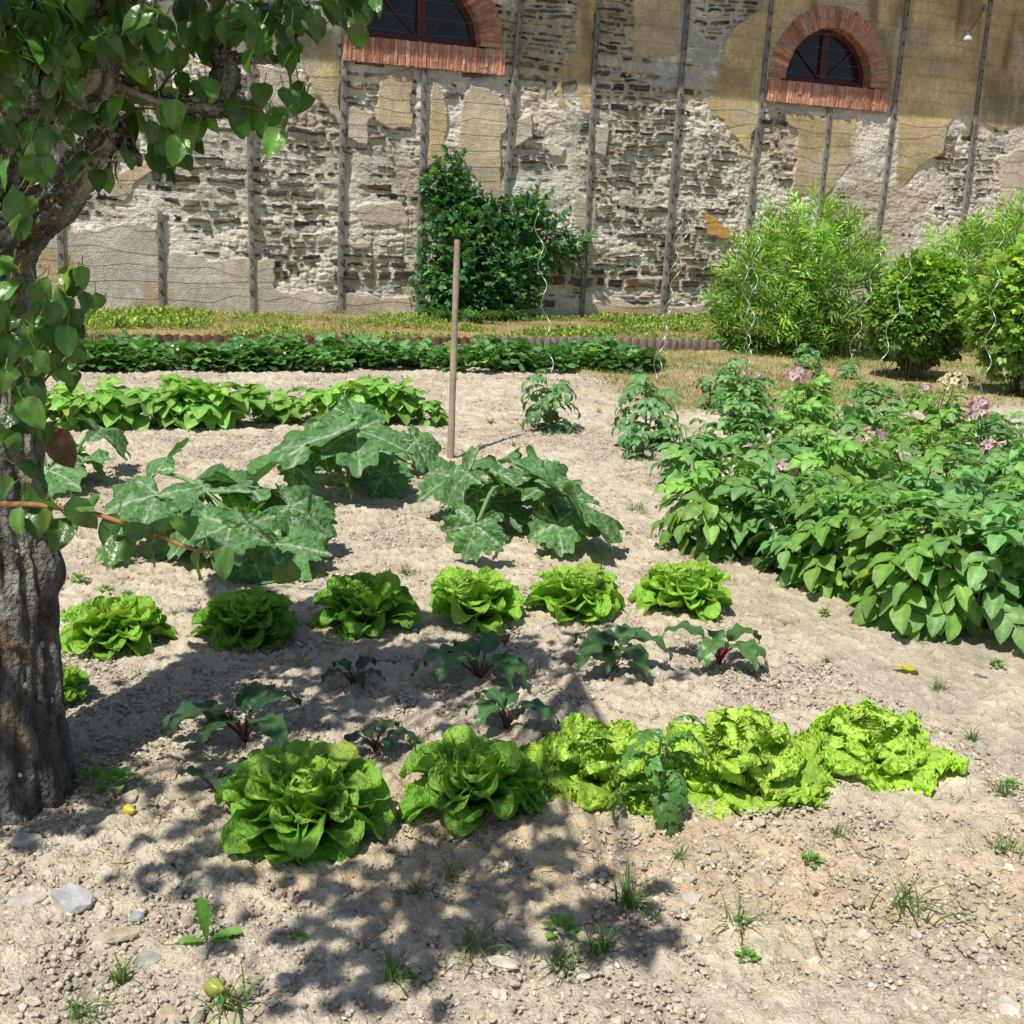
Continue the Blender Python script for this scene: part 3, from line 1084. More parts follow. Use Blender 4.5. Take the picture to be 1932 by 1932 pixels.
ovate = lambda u: np.clip(np.sin(PI * np.clip(u, 0, 1) ** 0.75), 0, 1) ** 0.75 * (1 - 0.25 * u)
roundl = lambda u: np.sqrt(np.clip(1 - (2 * np.clip(u, 0.0, 1) - 1) ** 2, 0, 1)) * (0.75 + 0.35 * u)
lance = lambda u: np.sin(PI * np.clip(u, 0, 1) ** 0.85) ** 0.9
obov = lambda u: (0.16 + 0.84 * sstep(0.0, 0.62, u)) * np.sqrt(np.clip(1 - np.clip((u - 0.62) / 0.38, 0, 1) ** 2.2, 0, 1))
blade = lambda u: (1 - u) ** 0.6


def toothed(fn, n, a):
    return lambda u: fn(u) * (1 + a * np.sin(2 * PI * n * u))


def combine(parts):
    """several placed templates as one: (template, matrix 3x3, offset, colour)"""
    V, F, S = [], [], []
    n = 0
    for (tv, tf, ts), R, off, c in parts:
        V.append(tv @ np.asarray(R).T + off)
        F.append(tf + n)
        S.append(ts * np.asarray(c))
        n += len(tv)
    return np.concatenate(V), np.concatenate(F), np.concatenate(S)


def basis(d, up):
    """columns x,y,z with y along d, z near up"""
    d = np.asarray(d, float)
    d = d / (np.linalg.norm(d, axis=-1, keepdims=True) + 1e-9)
    up = np.broadcast_to(np.asarray(up, float), d.shape)
    x = np.cross(d, up)
    x = x / (np.linalg.norm(x, axis=-1, keepdims=True) + 1e-9)
    z = np.cross(x, d)
    return np.stack([x, d, z], -1)


def Rz(a):
    c, s = math.cos(a), math.sin(a)
    return np.array([[c, -s, 0], [s, c, 0], [0, 0, 1.0]])


def Rx(a):
    c, s = math.cos(a), math.sin(a)
    return np.array([[1, 0, 0], [0, c, -s], [0, s, c]])


def scatter(mb, tm, R, pos, sc_, cols):
    tv, tf, ts = tm
    n = len(pos)
    if n == 0:
        return
    sc_ = np.broadcast_to(np.asarray(sc_, float), (n,))
    v = np.einsum('nij,kj->nki', R, tv) * sc_[:, None, None] + np.asarray(pos)[:, None, :]
    f = tf[None] + (np.arange(n) * len(tv))[:, None, None]
    cols = np.broadcast_to(np.asarray(cols, float), (n, 3))
    c = cols[:, None, :] * ts[None]
    mb.add(v.reshape(-1, 3), f.reshape(-1, tf.shape[1]), c.reshape(-1, 3))


def greens(base, n, rg, v=0.22, yellow=0.0):
    c = np.asarray(base)[None] * rg.uniform(1 - v, 1 + v, (n, 1)) * rg.uniform(0.93, 1.07, (n, 3))
    k = rg.random(n) < yellow
    c[k] = c[k] * np.array([1.9, 1.3, 0.8])
    return c


GOLD = PI * (3 - 5 ** 0.5)


# ------------------------------------------------------------------ lettuces
def lettuce_leaf(rg, L, W, a0, rise, curl, cup, frill, nu, nv, base, tip, ffreq):
    u = 1 - (1 - np.linspace(0, 1, nu)) ** 1.7
    v = np.linspace(-1, 1, nv)
    ang = a0 + rise * u - curl * sstep(0.5, 1.0, u)
    du = np.diff(u) * L
    y = np.concatenate([[0], np.cumsum(np.cos((ang[1:] + ang[:-1]) / 2) * du)])
    z = np.concatenate([[0], np.cumsum(np.sin((ang[1:] + ang[:-1]) / 2) * du)])
    w = W * obov(u)
    s1, s2, s3_ = rg.uniform(0, 40, 3)
    fz = frill > 0.028
    # distance run along the rim, so that the ruffles follow it round the tip
    arc = np.sign(v)[None] * (u[:, None] * 1.6 + 0.001) + v[None] * sstep(0.6, 1.0, u)[:, None] * 0.9
    m = np.maximum(np.abs(v)[None] ** (2.0 if fz else 2.4) * sstep(0.05, 0.5, u)[:, None], sstep(0.70, 1.0, u)[:, None] * np.ones((1, nv)))
    fr = np.sin(2 * PI * ffreq * arc + s1 + 2 * vnoise(arc * 2 + s2, arc * 0 + s1, 7)) * 0.75 + 1.0 * (vnoise(arc * ffreq * 1.9 + s2, u[:, None] * 2 + s1, 8) - 0.5)
    x = v[None] * w[:, None]
    if fz:
        x = x * (1 + 0.16 * m * np.sin(2 * PI * ffreq * 1.7 * arc + s2) + 0.10 * m * (vnoise(arc * 19 + s1, u[:, None] * 3, 6) - 0.5))
        tipm = sstep(0.8, 1.0, u)[:, None]
        yj = 0.09 * L * tipm * (np.sin(v[None] * 9 + s1) * 0.5 + (vnoise(v[None] * 9 + s2, u[:, None] * 0 + s1, 5) - 0.5))
    o = cup * (x * x / W + 0.5 * W * sstep(0.5, 1, u)[:, None] ** 2) + frill * m * fr
    o = o + (0.085 if fz else 0.06) * L * (fbm(v[None] * 2.6 + s3_, u[:, None] * 4.5 + s1, 3, 9) - 0.5) - 0.02 * L * np.exp(-(v[None] / 0.12) ** 2) * (1 - u[:, None])
    yj = yj if fz else 0.0
    P = np.stack([x, y[:, None] + yj * np.cos(ang)[:, None] - np.sin(ang)[:, None] * o, z[:, None] + yj * np.sin(ang)[:, None] + np.cos(ang)[:, None] * o], -1)
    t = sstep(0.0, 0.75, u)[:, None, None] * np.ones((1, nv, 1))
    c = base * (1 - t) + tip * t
    ribm = (np.exp(-(v[None] / 0.09) ** 2) * (1 - 0.8 * u[:, None]))[..., None]
    c = c * (1 - 0.5 * ribm) + np.array([0.60, 0.68, 0.34]) * 0.5 * ribm
    c = c * (1 + 0.22 * (fbm(v[None] * 4 + s1, u[:, None] * 6 + s2, 3, 12) - 0.5))[..., None]
    c = c * (0.9 + 0.2 * m)[..., None]
    return P.reshape(-1, 3), grid_faces(nu, nv), c.reshape(-1, 3)


def butterhead(seed, dark):
    """unit diameter: spoon-shaped leaves run out from the middle of the dome, their rims standing free"""
    rg = np.random.default_rng(seed)
    outer, heart = MB(), MB()
    n = 78
    for i in range(n):
        t = i / (n - 1)
        th = math.acos(1 - 0.93 * t)
        az = i * GOLD + rg.normal(0, 0.22)
        Rd = 1 / math.sqrt((math.sin(th) / 0.47) ** 2 + (math.cos(th) / 0.36) ** 2)
        big = sstep(0.10, 0.45, t)
        el = PI / 2 - th + 0.10 * big + rg.normal(0, 0.09)
        L = Rd * rg.uniform(0.95, 1.16) * (0.82 + 0.18 * big)
        W = (0.088 + 0.042 * math.sin(th)) * rg.uniform(0.8, 1.2)
        inner = np.array([0.44, 0.69, 0.10])
        out = np.array([0.19, 0.44, 0.05]) if dark else np.array([0.31, 0.60, 0.07])  # darker green paints tree shade into the shaded heads
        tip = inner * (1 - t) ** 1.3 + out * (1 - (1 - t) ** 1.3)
        tip = tip * rg.uniform(0.8, 1.15)
        if rg.random() < 0.07:
            tip = tip * np.array([1.3, 1.06, 1.2])
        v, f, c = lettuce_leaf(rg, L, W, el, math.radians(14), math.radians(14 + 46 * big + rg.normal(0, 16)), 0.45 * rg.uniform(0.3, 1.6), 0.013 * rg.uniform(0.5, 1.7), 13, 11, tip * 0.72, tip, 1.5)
        v = v @ Rz(rg.normal(0, 0.12)).T @ np.array(Matrix.Rotation(rg.normal(0, 0.28), 3, 'Y')).T
        v[:, 1] += 0.01
        v = v @ Rz(az).T
        v[:, 2] += 0.02
        v[:, 2] = np.maximum(v[:, 2], 0.004 + 0.02 * rg.random())
        (heart if t < 0.22 else outer).add(v, f, c)
    return outer, heart


def frilly(seed):
    rg = np.random.default_rng(seed)
    outer, heart = MB(), MB()
    n = 40
    for i in range(n):
        t = i / (n - 1)
        th = math.acos(1 - 1.0 * t)
        az = i * GOLD + rg.normal(0, 0.3)
        Rd = 1 / math.sqrt((math.sin(th) / 0.52) ** 2 + (math.cos(th) / 0.36) ** 2)
        el = PI / 2 - th + rg.normal(0, 0.14)
        L = Rd * rg.uniform(0.85, 1.25)
        W = (0.13 + 0.06 * math.sin(th)) * rg.uniform(0.8, 1.2)
        inner = np.array([0.58, 0.80, 0.13])
        out = np.array([0.47, 0.74, 0.075])
        tip = (inner * (1 - t) + out * t) * rg.uniform(0.85, 1.12)
        v, f, c = lettuce_leaf(rg, L, W, el, math.radians(8), math.radians(20 + 48 * t + rg.normal(0, 22)), -0.1, 0.046 * rg.uniform(0.8, 1.35), 28, 41, tip * 0.72, tip * 1.04, 3.6)
        v = v @ Rz(rg.normal(0, 0.15)).T @ np.array(Matrix.Rotation(rg.normal(0, 0.3), 3, 'Y')).T
        v[:, 1] += 0.01
        v = v @ Rz(az).T
        v[:, 2] += 0.015
        v[:, 2] = np.maximum(v[:, 2], 0.004 + 0.03 * rg.random())
        (heart if t < 0.25 else outer).add(v, f, c)
    return outer, heart


LETT = {}


def lettuce_mesh(kind, k):
    if (kind, k) not in LETT:
        o, h = frilly(700 + k) if kind == 'f' else butterhead(720 + k, kind == 'd')
        LETT[(kind, k)] = (o.mesh('outer_leaves', M['lettuce']), h.mesh('heart', M['lettuce']))
    return LETT[(kind, k)]


def place_lettuce(kind, k, cx, ybot, wd, label, group, rz=0.0, flat=1.25):
    yc = ybot - 0.23 * wd
    p = G(cx, yc)
    dist = np.dot(p - EYE, _f)
    s = wd / FOC * dist * (1.06 if kind == 'f' else 1.0)
    if kind == 'f':
        flat = 1.0
    t = thing('lettuce', label, 'lettuce', (p[0], p[1], gz(p) - 0.012), rz, group, s)
    t.scale = (s, s, s * flat)
    for me in lettuce_mesh(kind, k):
        o = bpy.data.objects.new(me.name.split('.')[0], me)
        C.objects.link(o)
        o.parent = t
    return t


gl = 'soft round lettuces of the back row'
place_lettuce('l', 0, 218, 1262, 208, 'pale green round lettuce just right of the tree trunk, first of the back row', gl, 0.3)
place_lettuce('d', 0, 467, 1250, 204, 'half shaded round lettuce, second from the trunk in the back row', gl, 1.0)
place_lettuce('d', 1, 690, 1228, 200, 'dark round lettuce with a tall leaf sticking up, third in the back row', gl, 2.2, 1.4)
place_lettuce('l', 1, 896, 1210, 198, 'round lettuce in the back row right in front of the lone squash plant', gl, 4.0)
place_lettuce('l', 2, 1086, 1197, 188, 'round lettuce fifth along the back row, dark beet leaves in front of it', gl, 0.9)
place_lettuce('l', 0, 1287, 1190, 190, 'brightest round lettuce at the right end of the back row, behind the red-stemmed beet', gl, 2.9)
place_lettuce('l', 1, 108, 1350, 135, 'lettuce mostly hidden behind the tree trunk', gl, 1.0)
gf = 'large round lettuces in front'
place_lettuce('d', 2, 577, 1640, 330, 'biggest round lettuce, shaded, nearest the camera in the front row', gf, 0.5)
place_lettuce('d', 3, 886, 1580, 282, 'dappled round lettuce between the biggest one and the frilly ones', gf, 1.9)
gr = 'frilly yellow-green lettuces in the front row'
place_lettuce('f', 0, 1140, 1532, 268, 'frilly yellow-green lettuce left of the tomato seedling', gr, 0.0)
place_lettuce('f', 1, 1396, 1532, 296, 'middle frilly lettuce with the largest spread leaves, right of the tomato seedling', gr, 1.2)
place_lettuce('f', 2, 1642, 1492, 246, 'frilly lettuce at the right end of the front row', gr, 2.5)


# ------------------------------------------------------------------ compound leaf templates
LF_POT = [strip_leaf(7, 5, ovate, 1, 0.33, 0.15, 0.65, 0.24, 0, 0.03, 1.5, s, 0, 1.25) for s in range(3)]
LF_BEAN = [strip_leaf(7, 7, ovate, 1, 0.40, 0.1, 0.7, 0.22, 0, 0.03, 2, s + 10, 0, 1.2) for s in range(2)]
LF_STR = [strip_leaf(6, 5, toothed(roundl, 4, 0.05), 1, 0.42, 0.25, 0.6, 0.35, 0, 0.03, 2, s + 20, 0, 1.2) for s in range(2)]
LF_TOM = [strip_leaf(7, 3, toothed(lance, 3.5, 0.25), 1, 0.24, 0.1, 0.9, 0.35, 0, 0.02, 2, s + 30, 0, 1.1) for s in range(2)]


def pinnate(lf, pairs, L, size, term, droop, petiole=0.25, seed=0, lean=0.9):
    """arching leaf stalk along +Y with paired leaflets and a larger end one"""
    rg = np.random.default_rng(seed)
    n = 9
    u = np.linspace(0, 1, n)
    ang = 0.55 - droop * u
    y = np.concatenate([[0], np.cumsum(np.cos(ang[1:]) * L / (n - 1))])
    z = np.concatenate([[0], np.cumsum(np.sin(ang[1:]) * L / (n - 1))])
    parts = []
    for k in range(pairs):
        t = petiole + (0.88 - petiole) * (k + 0.3) / max(1, pairs)
        i = t * (n - 1)
        yy, zz_, aa = np.interp(i, np.arange(n), y), np.interp(i, np.arange(n), z), np.interp(i, np.arange(n), ang)
        for s in (-1, 1):
            sz = size * (0.6 + 0.5 * (k + 1) / pairs) * rg.uniform(0.85, 1.15)
            d = np.array([s * math.sin(lean), math.cos(lean) * math.cos(aa), math.cos(lean) * math.sin(aa) - 0.18 - 0.2 * rg.random()])
            up = np.array([-s * 0.25, -math.sin(aa), math.cos(aa)])
            tl = lf[int(rg.integers(len(lf)))]
            parts.append((tl, basis(d, up) * sz, np.array([s * 0.01 * L, yy, zz_]), (1, 1, 1)))
    aa = ang[-1]
    parts.append((lf[0], basis(np.array([0, math.cos(aa), math.sin(aa) - 0.15]), np.array([0, -math.sin(aa), math.cos(aa)])) * term, np.array([0, y[-1], z[-1]]), (1, 1, 1)))
    # the stalk itself, a thin folded strip
    w = 0.012 * L + 0.002
    sv = np.stack([np.stack([np.full(n, -w), y, z], -1), np.stack([np.zeros(n), y - np.sin(ang) * -w, z - w], -1), np.stack([np.full(n, w), y, z], -1)], 1).reshape(-1, 3)
    parts.append(((sv, grid_faces(n, 3), np.ones((len(sv), 3)) * np.array([1.3, 1.15, 1.2])), np.eye(3), np.zeros(3), (1, 1, 1)))
    return combine(parts)


T_POT = [pinnate(LF_POT, 2 + s % 2, 0.22, 0.098, 0.125, 1.5, 0.30, s) for s in range(4)]
T_BEAN = [pinnate(LF_BEAN, 1, 0.13, 0.14, 0.155, 1.1, 0.7, s, 1.1) for s in range(3)]
T_STR = [pinnate(LF_STR, 1, 0.12, 0.085, 0.092, 0.8, 0.82, s, 1.25) for s in range(3)]
T_TOM = [pinnate(LF_TOM, 4, 0.24, 0.085, 0.10, 2.0, 0.2, s, 0.95) for s in range(3)]


def stem_plant(seed, tmpl, nst, height, spread, nodes, base_col, lsize=1.0, first=0.15, stem_r=0.007, yellow=0.02, top_small=0.5, stem_col=(0.16, 0.26, 0.07), tipgain=1.25):
    rg = np.random.default_rng(seed)
    lv, st = MB(), MB()
    for s in range(nst):
        a = s * 2 * PI / nst + rg.normal(0, 0.35)
        h = height * rg.uniform(0.78, 1.08)
        sp = spread * rg.uniform(0.5, 1.1) * (0.25 if nst == 1 else 1)
        pts = spline([(0.02 * math.cos(a), 0.02 * math.sin(a), -0.02), (0.45 * sp * math.cos(a), 0.45 * sp * math.sin(a), h * 0.5), (sp * math.cos(a + 0.2), sp * math.sin(a + 0.2), h)], 10)
        tube(st, pts, np.linspace(stem_r, stem_r * 0.5, 10), 6, stem_col)
        for k in range(nodes):
            t = first + (1 - first) * (k + rg.random() * 0.6) / nodes
            i = t * 9
            p = np.array([np.interp(i, np.arange(10), pts[:, q]) for q in range(3)])
            az = k * GOLD + s * 1.7 + rg.normal(0, 0.3)
            if rg.random() < 0.55:
                az = a + rg.normal(0, 0.9)
            el = 0.15 + 0.55 * t + rg.normal(0, 0.18)
            d = np.array([math.cos(az) * math.cos(el), math.sin(az) * math.cos(el), math.sin(el)])
            R = basis(d, np.array([0, 0, 1.0]) + rg.normal(0, 0.3, 3))
            sz = lsize * rg.uniform(0.8, 1.15) * (1 - (1 - top_small) * max(0, t - 0.55) / 0.45)
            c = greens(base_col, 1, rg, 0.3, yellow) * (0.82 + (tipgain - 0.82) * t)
            scatter(lv, tmpl[int(rg.integers(len(tmpl)))], R[None], p[None], sz, c)
    return lv, st


def variants(name_parts, makers):
    out = []
    for mk in makers:
        lv, st = mk
        out.append((lv, st))
    return out


def place_variants(name, cat, group, meshes, spots, zoff=0.0):
    """meshes: list of ((part name, mesh), ...); spots: (x, y, scale, rz, variant, label)"""
    out = []
    for (x, y, s, rz, k, label) in spots:
        p = G(x, y)
        t = thing(name, label, cat, (p[0], p[1], gz(p) + zoff), rz, group, s)
        for pn, me in meshes[k % len(meshes)]:
            o = bpy.data.objects.new(pn, me)
            C.objects.link(o)
            o.parent = t
        out.append(t)
    return out


# ------------------------------------------------------------------ potatoes
POT = []
for k in range(5):
    lv, st = stem_plant(800 + k, T_POT, 8, 0.52, 0.19, 8, (0.19, 0.36, 0.075) if k % 2 else (0.155, 0.32, 0.10), 1.0)
    POT.append((('foliage', lv.mesh('foliage', M['leaf'])), ('stems', st.mesh('stems', M['stem']))))
ps = [(1300, 925, .82), (1330, 1035, .9), (1445, 1050, .95), (1590, 1105, .95), (1385, 860, .85), (1455, 955, .95), (1570, 985, 1.0), (1715, 1075, 1.08), (1725, 1170, 1.0), (1830, 1190, 1.05),
      (1925, 1180, 1.0), (1505, 865, .9), (1625, 895, .95), (1745, 950, 1.0), (1865, 1020, 1.05), (1400, 790, .85), (1520, 800, .85), (1640, 815, .85), (1760, 845, .9), (1935, 930, .95), (1830, 1120, 1.1), (1945, 1095, 1.1),
      (1860, 890, .85), (2075, 1345, .6), (1510, 1085, .75)]
PL = ['leftmost potato plant, nearest the tall staked tomato', 'potato plant at the left front corner of the patch, over bare soil', 'potato plant low on the left front edge of the patch', 'potato plant above the small broad-leaved seedlings at the front edge',
      'potato plant at the back left, behind a pale flower head', 'potato plant in the patch under the lower left pink flowers', 'potato plant just right of the lower left pink flowers', 'bluish potato plant with big terminal leaves near the right front',
      'front potato plant with drooping lower leaves over dark soil', 'front potato plant with the biggest single leaf, by the lower right edge', 'potato plant at the right edge of the view, front row', 'potato plant behind the middle of the patch, left of the largest pink flower head',
      'potato plant bearing the largest pink flower head', 'potato plant in front of the white flower on its tall stalk', 'potato plant at the right with glossy pale leaves', 'small potato plant at the far left back of the patch', 'potato plant under the round pink flower head at the back',
      'potato plant at the back between two pink flower heads', 'potato plant carrying the tall white flower', 'light green potato plant at the right edge, mid patch', 'potato plant behind the biggest front leaf', 'potato plant at the right edge behind the front row',
      'potato plant under the double pink flower head by the rightmost spiral stake', 'lone potato leaves at the right edge beside the frilly lettuce row', 'small low potato plant poking out between the front ones']
pots = place_variants('potato_plant', 'potato plant', 'potato plants in bloom', POT, [(x, y, s, i * 1.3, i, PL[i]) for i, (x, y, s) in enumerate(ps)], -0.01)


def flower_mesh(seed, white):
    rg = np.random.default_rng(seed)
    pm = MB()
    nf = 11
    pet = strip_leaf(4, 3, ovate, 0.017, 0.0085, 0.5, 0.5, 0.2, 0, 0, 1, 1)
    for i in range(nf):
        a = i * GOLD
        el = math.acos(1 - 1.25 * (i + 0.5) / nf)
        c = 0.036 * np.array([math.cos(a) * math.sin(el), math.sin(a) * math.sin(el), math.cos(el) * 0.8])
        nrm = c / np.linalg.norm(c) + np.array([0, -0.2, 0.15])
        B = basis(np.cross(nrm, [0.3, 0.2, 0.9]), nrm)
        for q in range(5):
            R = B @ Rz(q * 2 * PI / 5)
            col = (np.array([0.62, 0.60, 0.40]) if white else np.array([0.62, 0.42, 0.50])) * rg.uniform(0.8, 1.1)
            scatter(pm, pet, R[None], c[None], rg.uniform(0.9, 1.2), col)
        n_ = nrm / np.linalg.norm(nrm)
        tube(pm, [c + n_ * 0.001, c + n_ * 0.006, c + n_ * 0.011], [0.0035, 0.003, 0.0012], 5, (0.75, 0.42, 0.04))
    return (pm.mesh('blossom', M['petal']),)


FM = [flower_mesh(1, False), flower_mesh(2, True)]
FLW = [(1503, 719, 16, 0, 1.45), (1800, 728, 18, 1, 1.25), (1744, 743, 17, 0, .95), (1845, 772, 22, 0, 1.0), (1843, 790, 22, 0, 1.0), (1641, 838, 12, 0, 1.4), (1411, 862, 4, 0, 1.1), (1488, 893, 5, 0, 1.0), (1868, 852, 13, 0, .8), (1602, 775, 17, 0, .7), (1765, 905, 13, 1, .7), (1782, 728, 18, 1, .7), (1432, 716, 15, 0, .6), (1405, 713, 15, 0, .55)]
for i, (fx, fy, pi, wh, s) in enumerate(FLW):
    t = pots[pi]
    p0 = np.array(t.location)
    dist = (p0 - EYE) @ _f
    p = at_d(fx, fy - 6, dist - 0.34)
    R = np.array(Matrix.Rotation(-t.rotation_euler.z, 3, 'Z'))
    loc = R @ ((p - p0) / t.scale[0])
    mb = MB()
    q0 = np.array([loc[0] * 0.55, loc[1] * 0.55, max(0.16, loc[2] - 0.24)])
    tube(mb, spline([q0, (q0 + loc) / 2 + np.array([0.01, 0.01, 0.01]), loc], 8), np.linspace(0.0045, 0.003, 8), 5, (0.10, 0.15, 0.06))
    st = mb.build('flower_cluster', M['stem'], t)
    if wh:
        st['label'] = 'creamy white flower cluster'
    for me in FM[wh]:
        o = bpy.data.objects.new(me.name.split('.')[0], me)
        C.objects.link(o)
        o.parent = st
        o.location = loc
        o.scale = (1.8 * s / t.scale[0],) * 3

# ------------------------------------------------------------------ beans
BEAN = []
for k in range(4):
    lv, st = stem_plant(830 + k, T_BEAN, 4, 0.26, 0.10, 5, (0.21, 0.40, 0.08), 1.0, 0.35, 0.005, 0.02, 0.8, (0.20, 0.32, 0.08), 1.2)
    BEAN.append((('foliage', lv.mesh('foliage', M['leaf'])), ('stems', st.mesh('stems', M['stem']))))
bs = [(120, 806, 1.0), (168, 806, 1.05), (248, 803, 1.0), (300, 803, 1.12), (345, 803, .9), (392, 803, 1.12), (440, 800, 1.15), (520, 796, .8), (560, 796, .9), (640, 800, 1.1), (700, 795, 1.2), (745, 795, 1.1), (795, 800, .8)]
BNL = ['leftmost bean plant, half behind the hanging pear leaves', 'bean plant second from the trunk in its row', 'bean plant left of the two largest in the row', 'bean plant with one broad pale leaf facing the camera', 'small bean plant between two larger ones',
       'large bean plant in the middle of the bean row', 'bright large bean plant left of the gap in the row', 'smallest bean plant, standing in the row’s gap', 'bean plant behind the biggest squash leaf', 'bean plant right behind the upright squash leaf', 'tallest bean plant, above the middle squash',
       'bean plant at the right, behind the thick squash stalk', 'small bean plant at the row end, left of the wooden stake']
place_variants('bean_plant', 'bean plant', 'bean plants in a row', BEAN, [(x, y, s, i * 2.1, i, BNL[i].replace('’', "'")) for i, (x, y, s) in enumerate(bs)], -0.02)

# ------------------------------------------------------------------ strawberries
STRB = []
for k in range(4):
    rg = np.random.default_rng(850 + k)
    lv = MB()
    n = 84
    for i in range(n):
        a = i * GOLD
        r = 0.24 * math.sqrt((i + 0.5) / n)
        el = rg.uniform(0.1, 1.0)
        d = np.array([math.cos(a) * math.cos(el), math.sin(a) * math.cos(el), math.sin(el)])
        z = (0.15 + 0.04 * math.sin(k * 2 + 3 * a)) * (1 - (r / 0.29) ** 2) * rg.uniform(0.2, 1.0)
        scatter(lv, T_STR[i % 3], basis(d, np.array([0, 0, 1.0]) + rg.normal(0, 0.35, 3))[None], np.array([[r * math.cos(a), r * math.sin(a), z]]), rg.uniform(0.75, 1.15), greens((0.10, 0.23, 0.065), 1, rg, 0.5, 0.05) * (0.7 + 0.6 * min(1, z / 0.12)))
    fl = MB()
    pet = strip_leaf(3, 3, roundl, 0.014, 0.007, 0.2, 0.2, 0)
    for i in range(5):
        a = rg.uniform(0, 6.28)
        c = np.array([[0.2 * math.cos(a), 0.2 * math.sin(a), rg.uniform(0.12, 0.2)]])
        for q in range(5):
            scatter(fl, pet, (Rx(0.7) @ Rz(q * 1.257))[None], c, 1.2, (0.75, 0.74, 0.6))
    STRB.append((('foliage', lv.mesh('foliage', M['leaf'])), ('blossoms', fl.mesh('blossoms', M['petal']))))
spots = []
xs_ = [178, 228, 278, 366, 408, 456, 504, 552, 600, 650, 694, 738, 782, 830, 885, 932, 978, 1024, 1070, 1116, 1162, 1205]
for i, x in enumerate(xs_):
    spots.append((x + 9 * math.sin(i * 5.1), 691 + (i % 3) * 3 - (6 if 620 < x < 800 else 0), 0.98 + 0.2 * math.sin(i * 2.3), i * 1.9, i, None))
for i, x in enumerate([205, 255, 387, 432, 480, 528, 576, 626, 672, 716, 848, 908, 955, 1000, 1047, 1093, 1140, 1185]):
    spots.append((x, 672, 0.72 + 0.2 * math.sin(i * 1.7), i * 2.7, i + 1, None))
sb = place_variants('strawberry_plant', 'strawberry plant', 'strawberry plants in a dense row', STRB, spots, -0.01)
for i, t in enumerate(sb):
    x = spots[i][0]
    if x < 300:
        t['label'] = 'dark green strawberry plant in the short clump left of the gap'
    elif 820 < x < 900:
        t['label'] = 'strawberry plant right behind the wooden stake, in the long dense row'
    else:
        t['label'] = 'dark green strawberry plant in the long dense row before the clay edging'

# ------------------------------------------------------------------ tomatoes with spiral stakes
TOMV = []
for k in range(3):
    lv, st = stem_plant(870 + k, T_TOM, 3, 0.48, 0.07, 10, (0.13, 0.28, 0.105), 1.0, 0.08, 0.007, 0.0, 0.8, (0.14, 0.22, 0.08), 1.3)
    TOMV.append((('foliage', lv.mesh('foliage', M['leaf'])), ('stems', st.mesh('stems', M['stem']))))
place_variants('tomato_plant', 'tomato plant', 'tomato plants at the spiral stakes', TOMV, [
    (1037, 812, .92, 0.3, 0, 'tomato plant standing alone right of the wooden stake'),
    (1218, 845, 1.05, 1.3, 1, 'tall tomato plant at the left back corner of the potato patch'),
    (1205, 866, .5, 2.6, 2, 'low bluish tomato plant at the foot of the tall one'),
    (1385, 738, .75, 2.0, 2, 'tomato plant under the twin spiral stakes, before the bamboo-like bush'),
    (1340, 770, .7, 4.0, 0, 'tomato plant left behind the back of the potato patch'),
    (1522, 712, .75, 0.9, 1, 'tomato plant before the foot of the bamboo-like bush'),
    (1598, 715, .5, 3.0, 0, 'small tomato plant at the stake between the two kinds of bush')], -0.01)
# seedling between the frilly lettuces
p = G(1228, 1520)
t = thing('tomato_seedling', 'young tomato seedling growing between two frilly lettuces', 'seedling', (p[0], p[1] - 0.03, gz(p)), 0.4, None, 1.0)
lv, st = stem_plant(883, T_TOM, 2, 0.22, 0.05, 7, (0.10, 0.25, 0.06), 0.52, 0.25, 0.006, 0, 0.8, (0.2, 0.3, 0.1))
lv.build('foliage', M['leaf'], t)
st.build('stems', M['stem'], t)

SPI = [((1012, 385), (1040, 718), 'galvanised spiral stake in front of the dark climbing shrub'),
       ((1285, 400), (1240, 712), 'left one of the two crossing spiral stakes before the bare rubble'),
       ((1308, 372), (1232, 722), 'right one of the two crossing spiral stakes before the bare rubble'),
       ((1402, 420), (1412, 700), 'shorter twin spiral stake at the left side of the bamboo-like bush'),
       ((1436, 372), (1408, 722), 'taller twin spiral stake at the left side of the bamboo-like bush'),
       ((1667, 450), (1592, 716), 'spiral stake between the bamboo-like bush and the currant bush'),
       ((1738, 415), (1641, 760), 'spiral stake slanting in front of the dark currant bush'),
       ((1890, 415), (1853, 775), 'rightmost spiral stake, in front of the light green bush')]
for i, (a, b, lab) in enumerate(SPI):
    p0 = G(*b)
    dist = (p0 - EYE) @ _f
    p1 = at_d(a[0], a[1], dist + 0.05)
    ax = p1 - p0
    L = np.linalg.norm(ax)
    ax /= L
    e1 = np.cross(ax, [0, 1.0, 0])
    e1 /= np.linalg.norm(e1)
    e2 = np.cross(ax, e1)
    s = np.linspace(-0.15, L, 160)
    rad = 0.036 * sstep(0, 0.12, L - s) * sstep(-0.1, 0.05, s)
    ph = s / 0.40 * 2 * PI + i * 1.1
    pts = p0 * 0 + s[:, None] * ax + rad[:, None] * (np.cos(ph)[:, None] * e1 + np.sin(ph)[:, None] * e2)
    mb = MB()
    tube(mb, pts, 0.0041, 6, (0.52, 0.53, 0.52))
    o = mb.build('spiral_stake', M['metal'])
    o.location = p0
    tag(o, lab, 'plant stake', 'galvanised spiral tomato stakes')

# wooden stake
p0 = G(850, 866)
p1 = at_d(863, 453, (p0 - EYE) @ _f)
mb = MB()
n = 22
s = np.linspace(-0.06, 1, n)
pts = s[:, None] * (p1 - p0)[None]
tube(mb, pts, 0.0225 + 0.0015 * np.sin(s * 17) - 0.002 * s, 14, (0.33, 0.265, 0.195))
o = mb.build('wooden_stake', M['pole'])
o.location = p0
tag(o, 'tall bare round wooden stake driven into the soil behind the squash', 'stake')

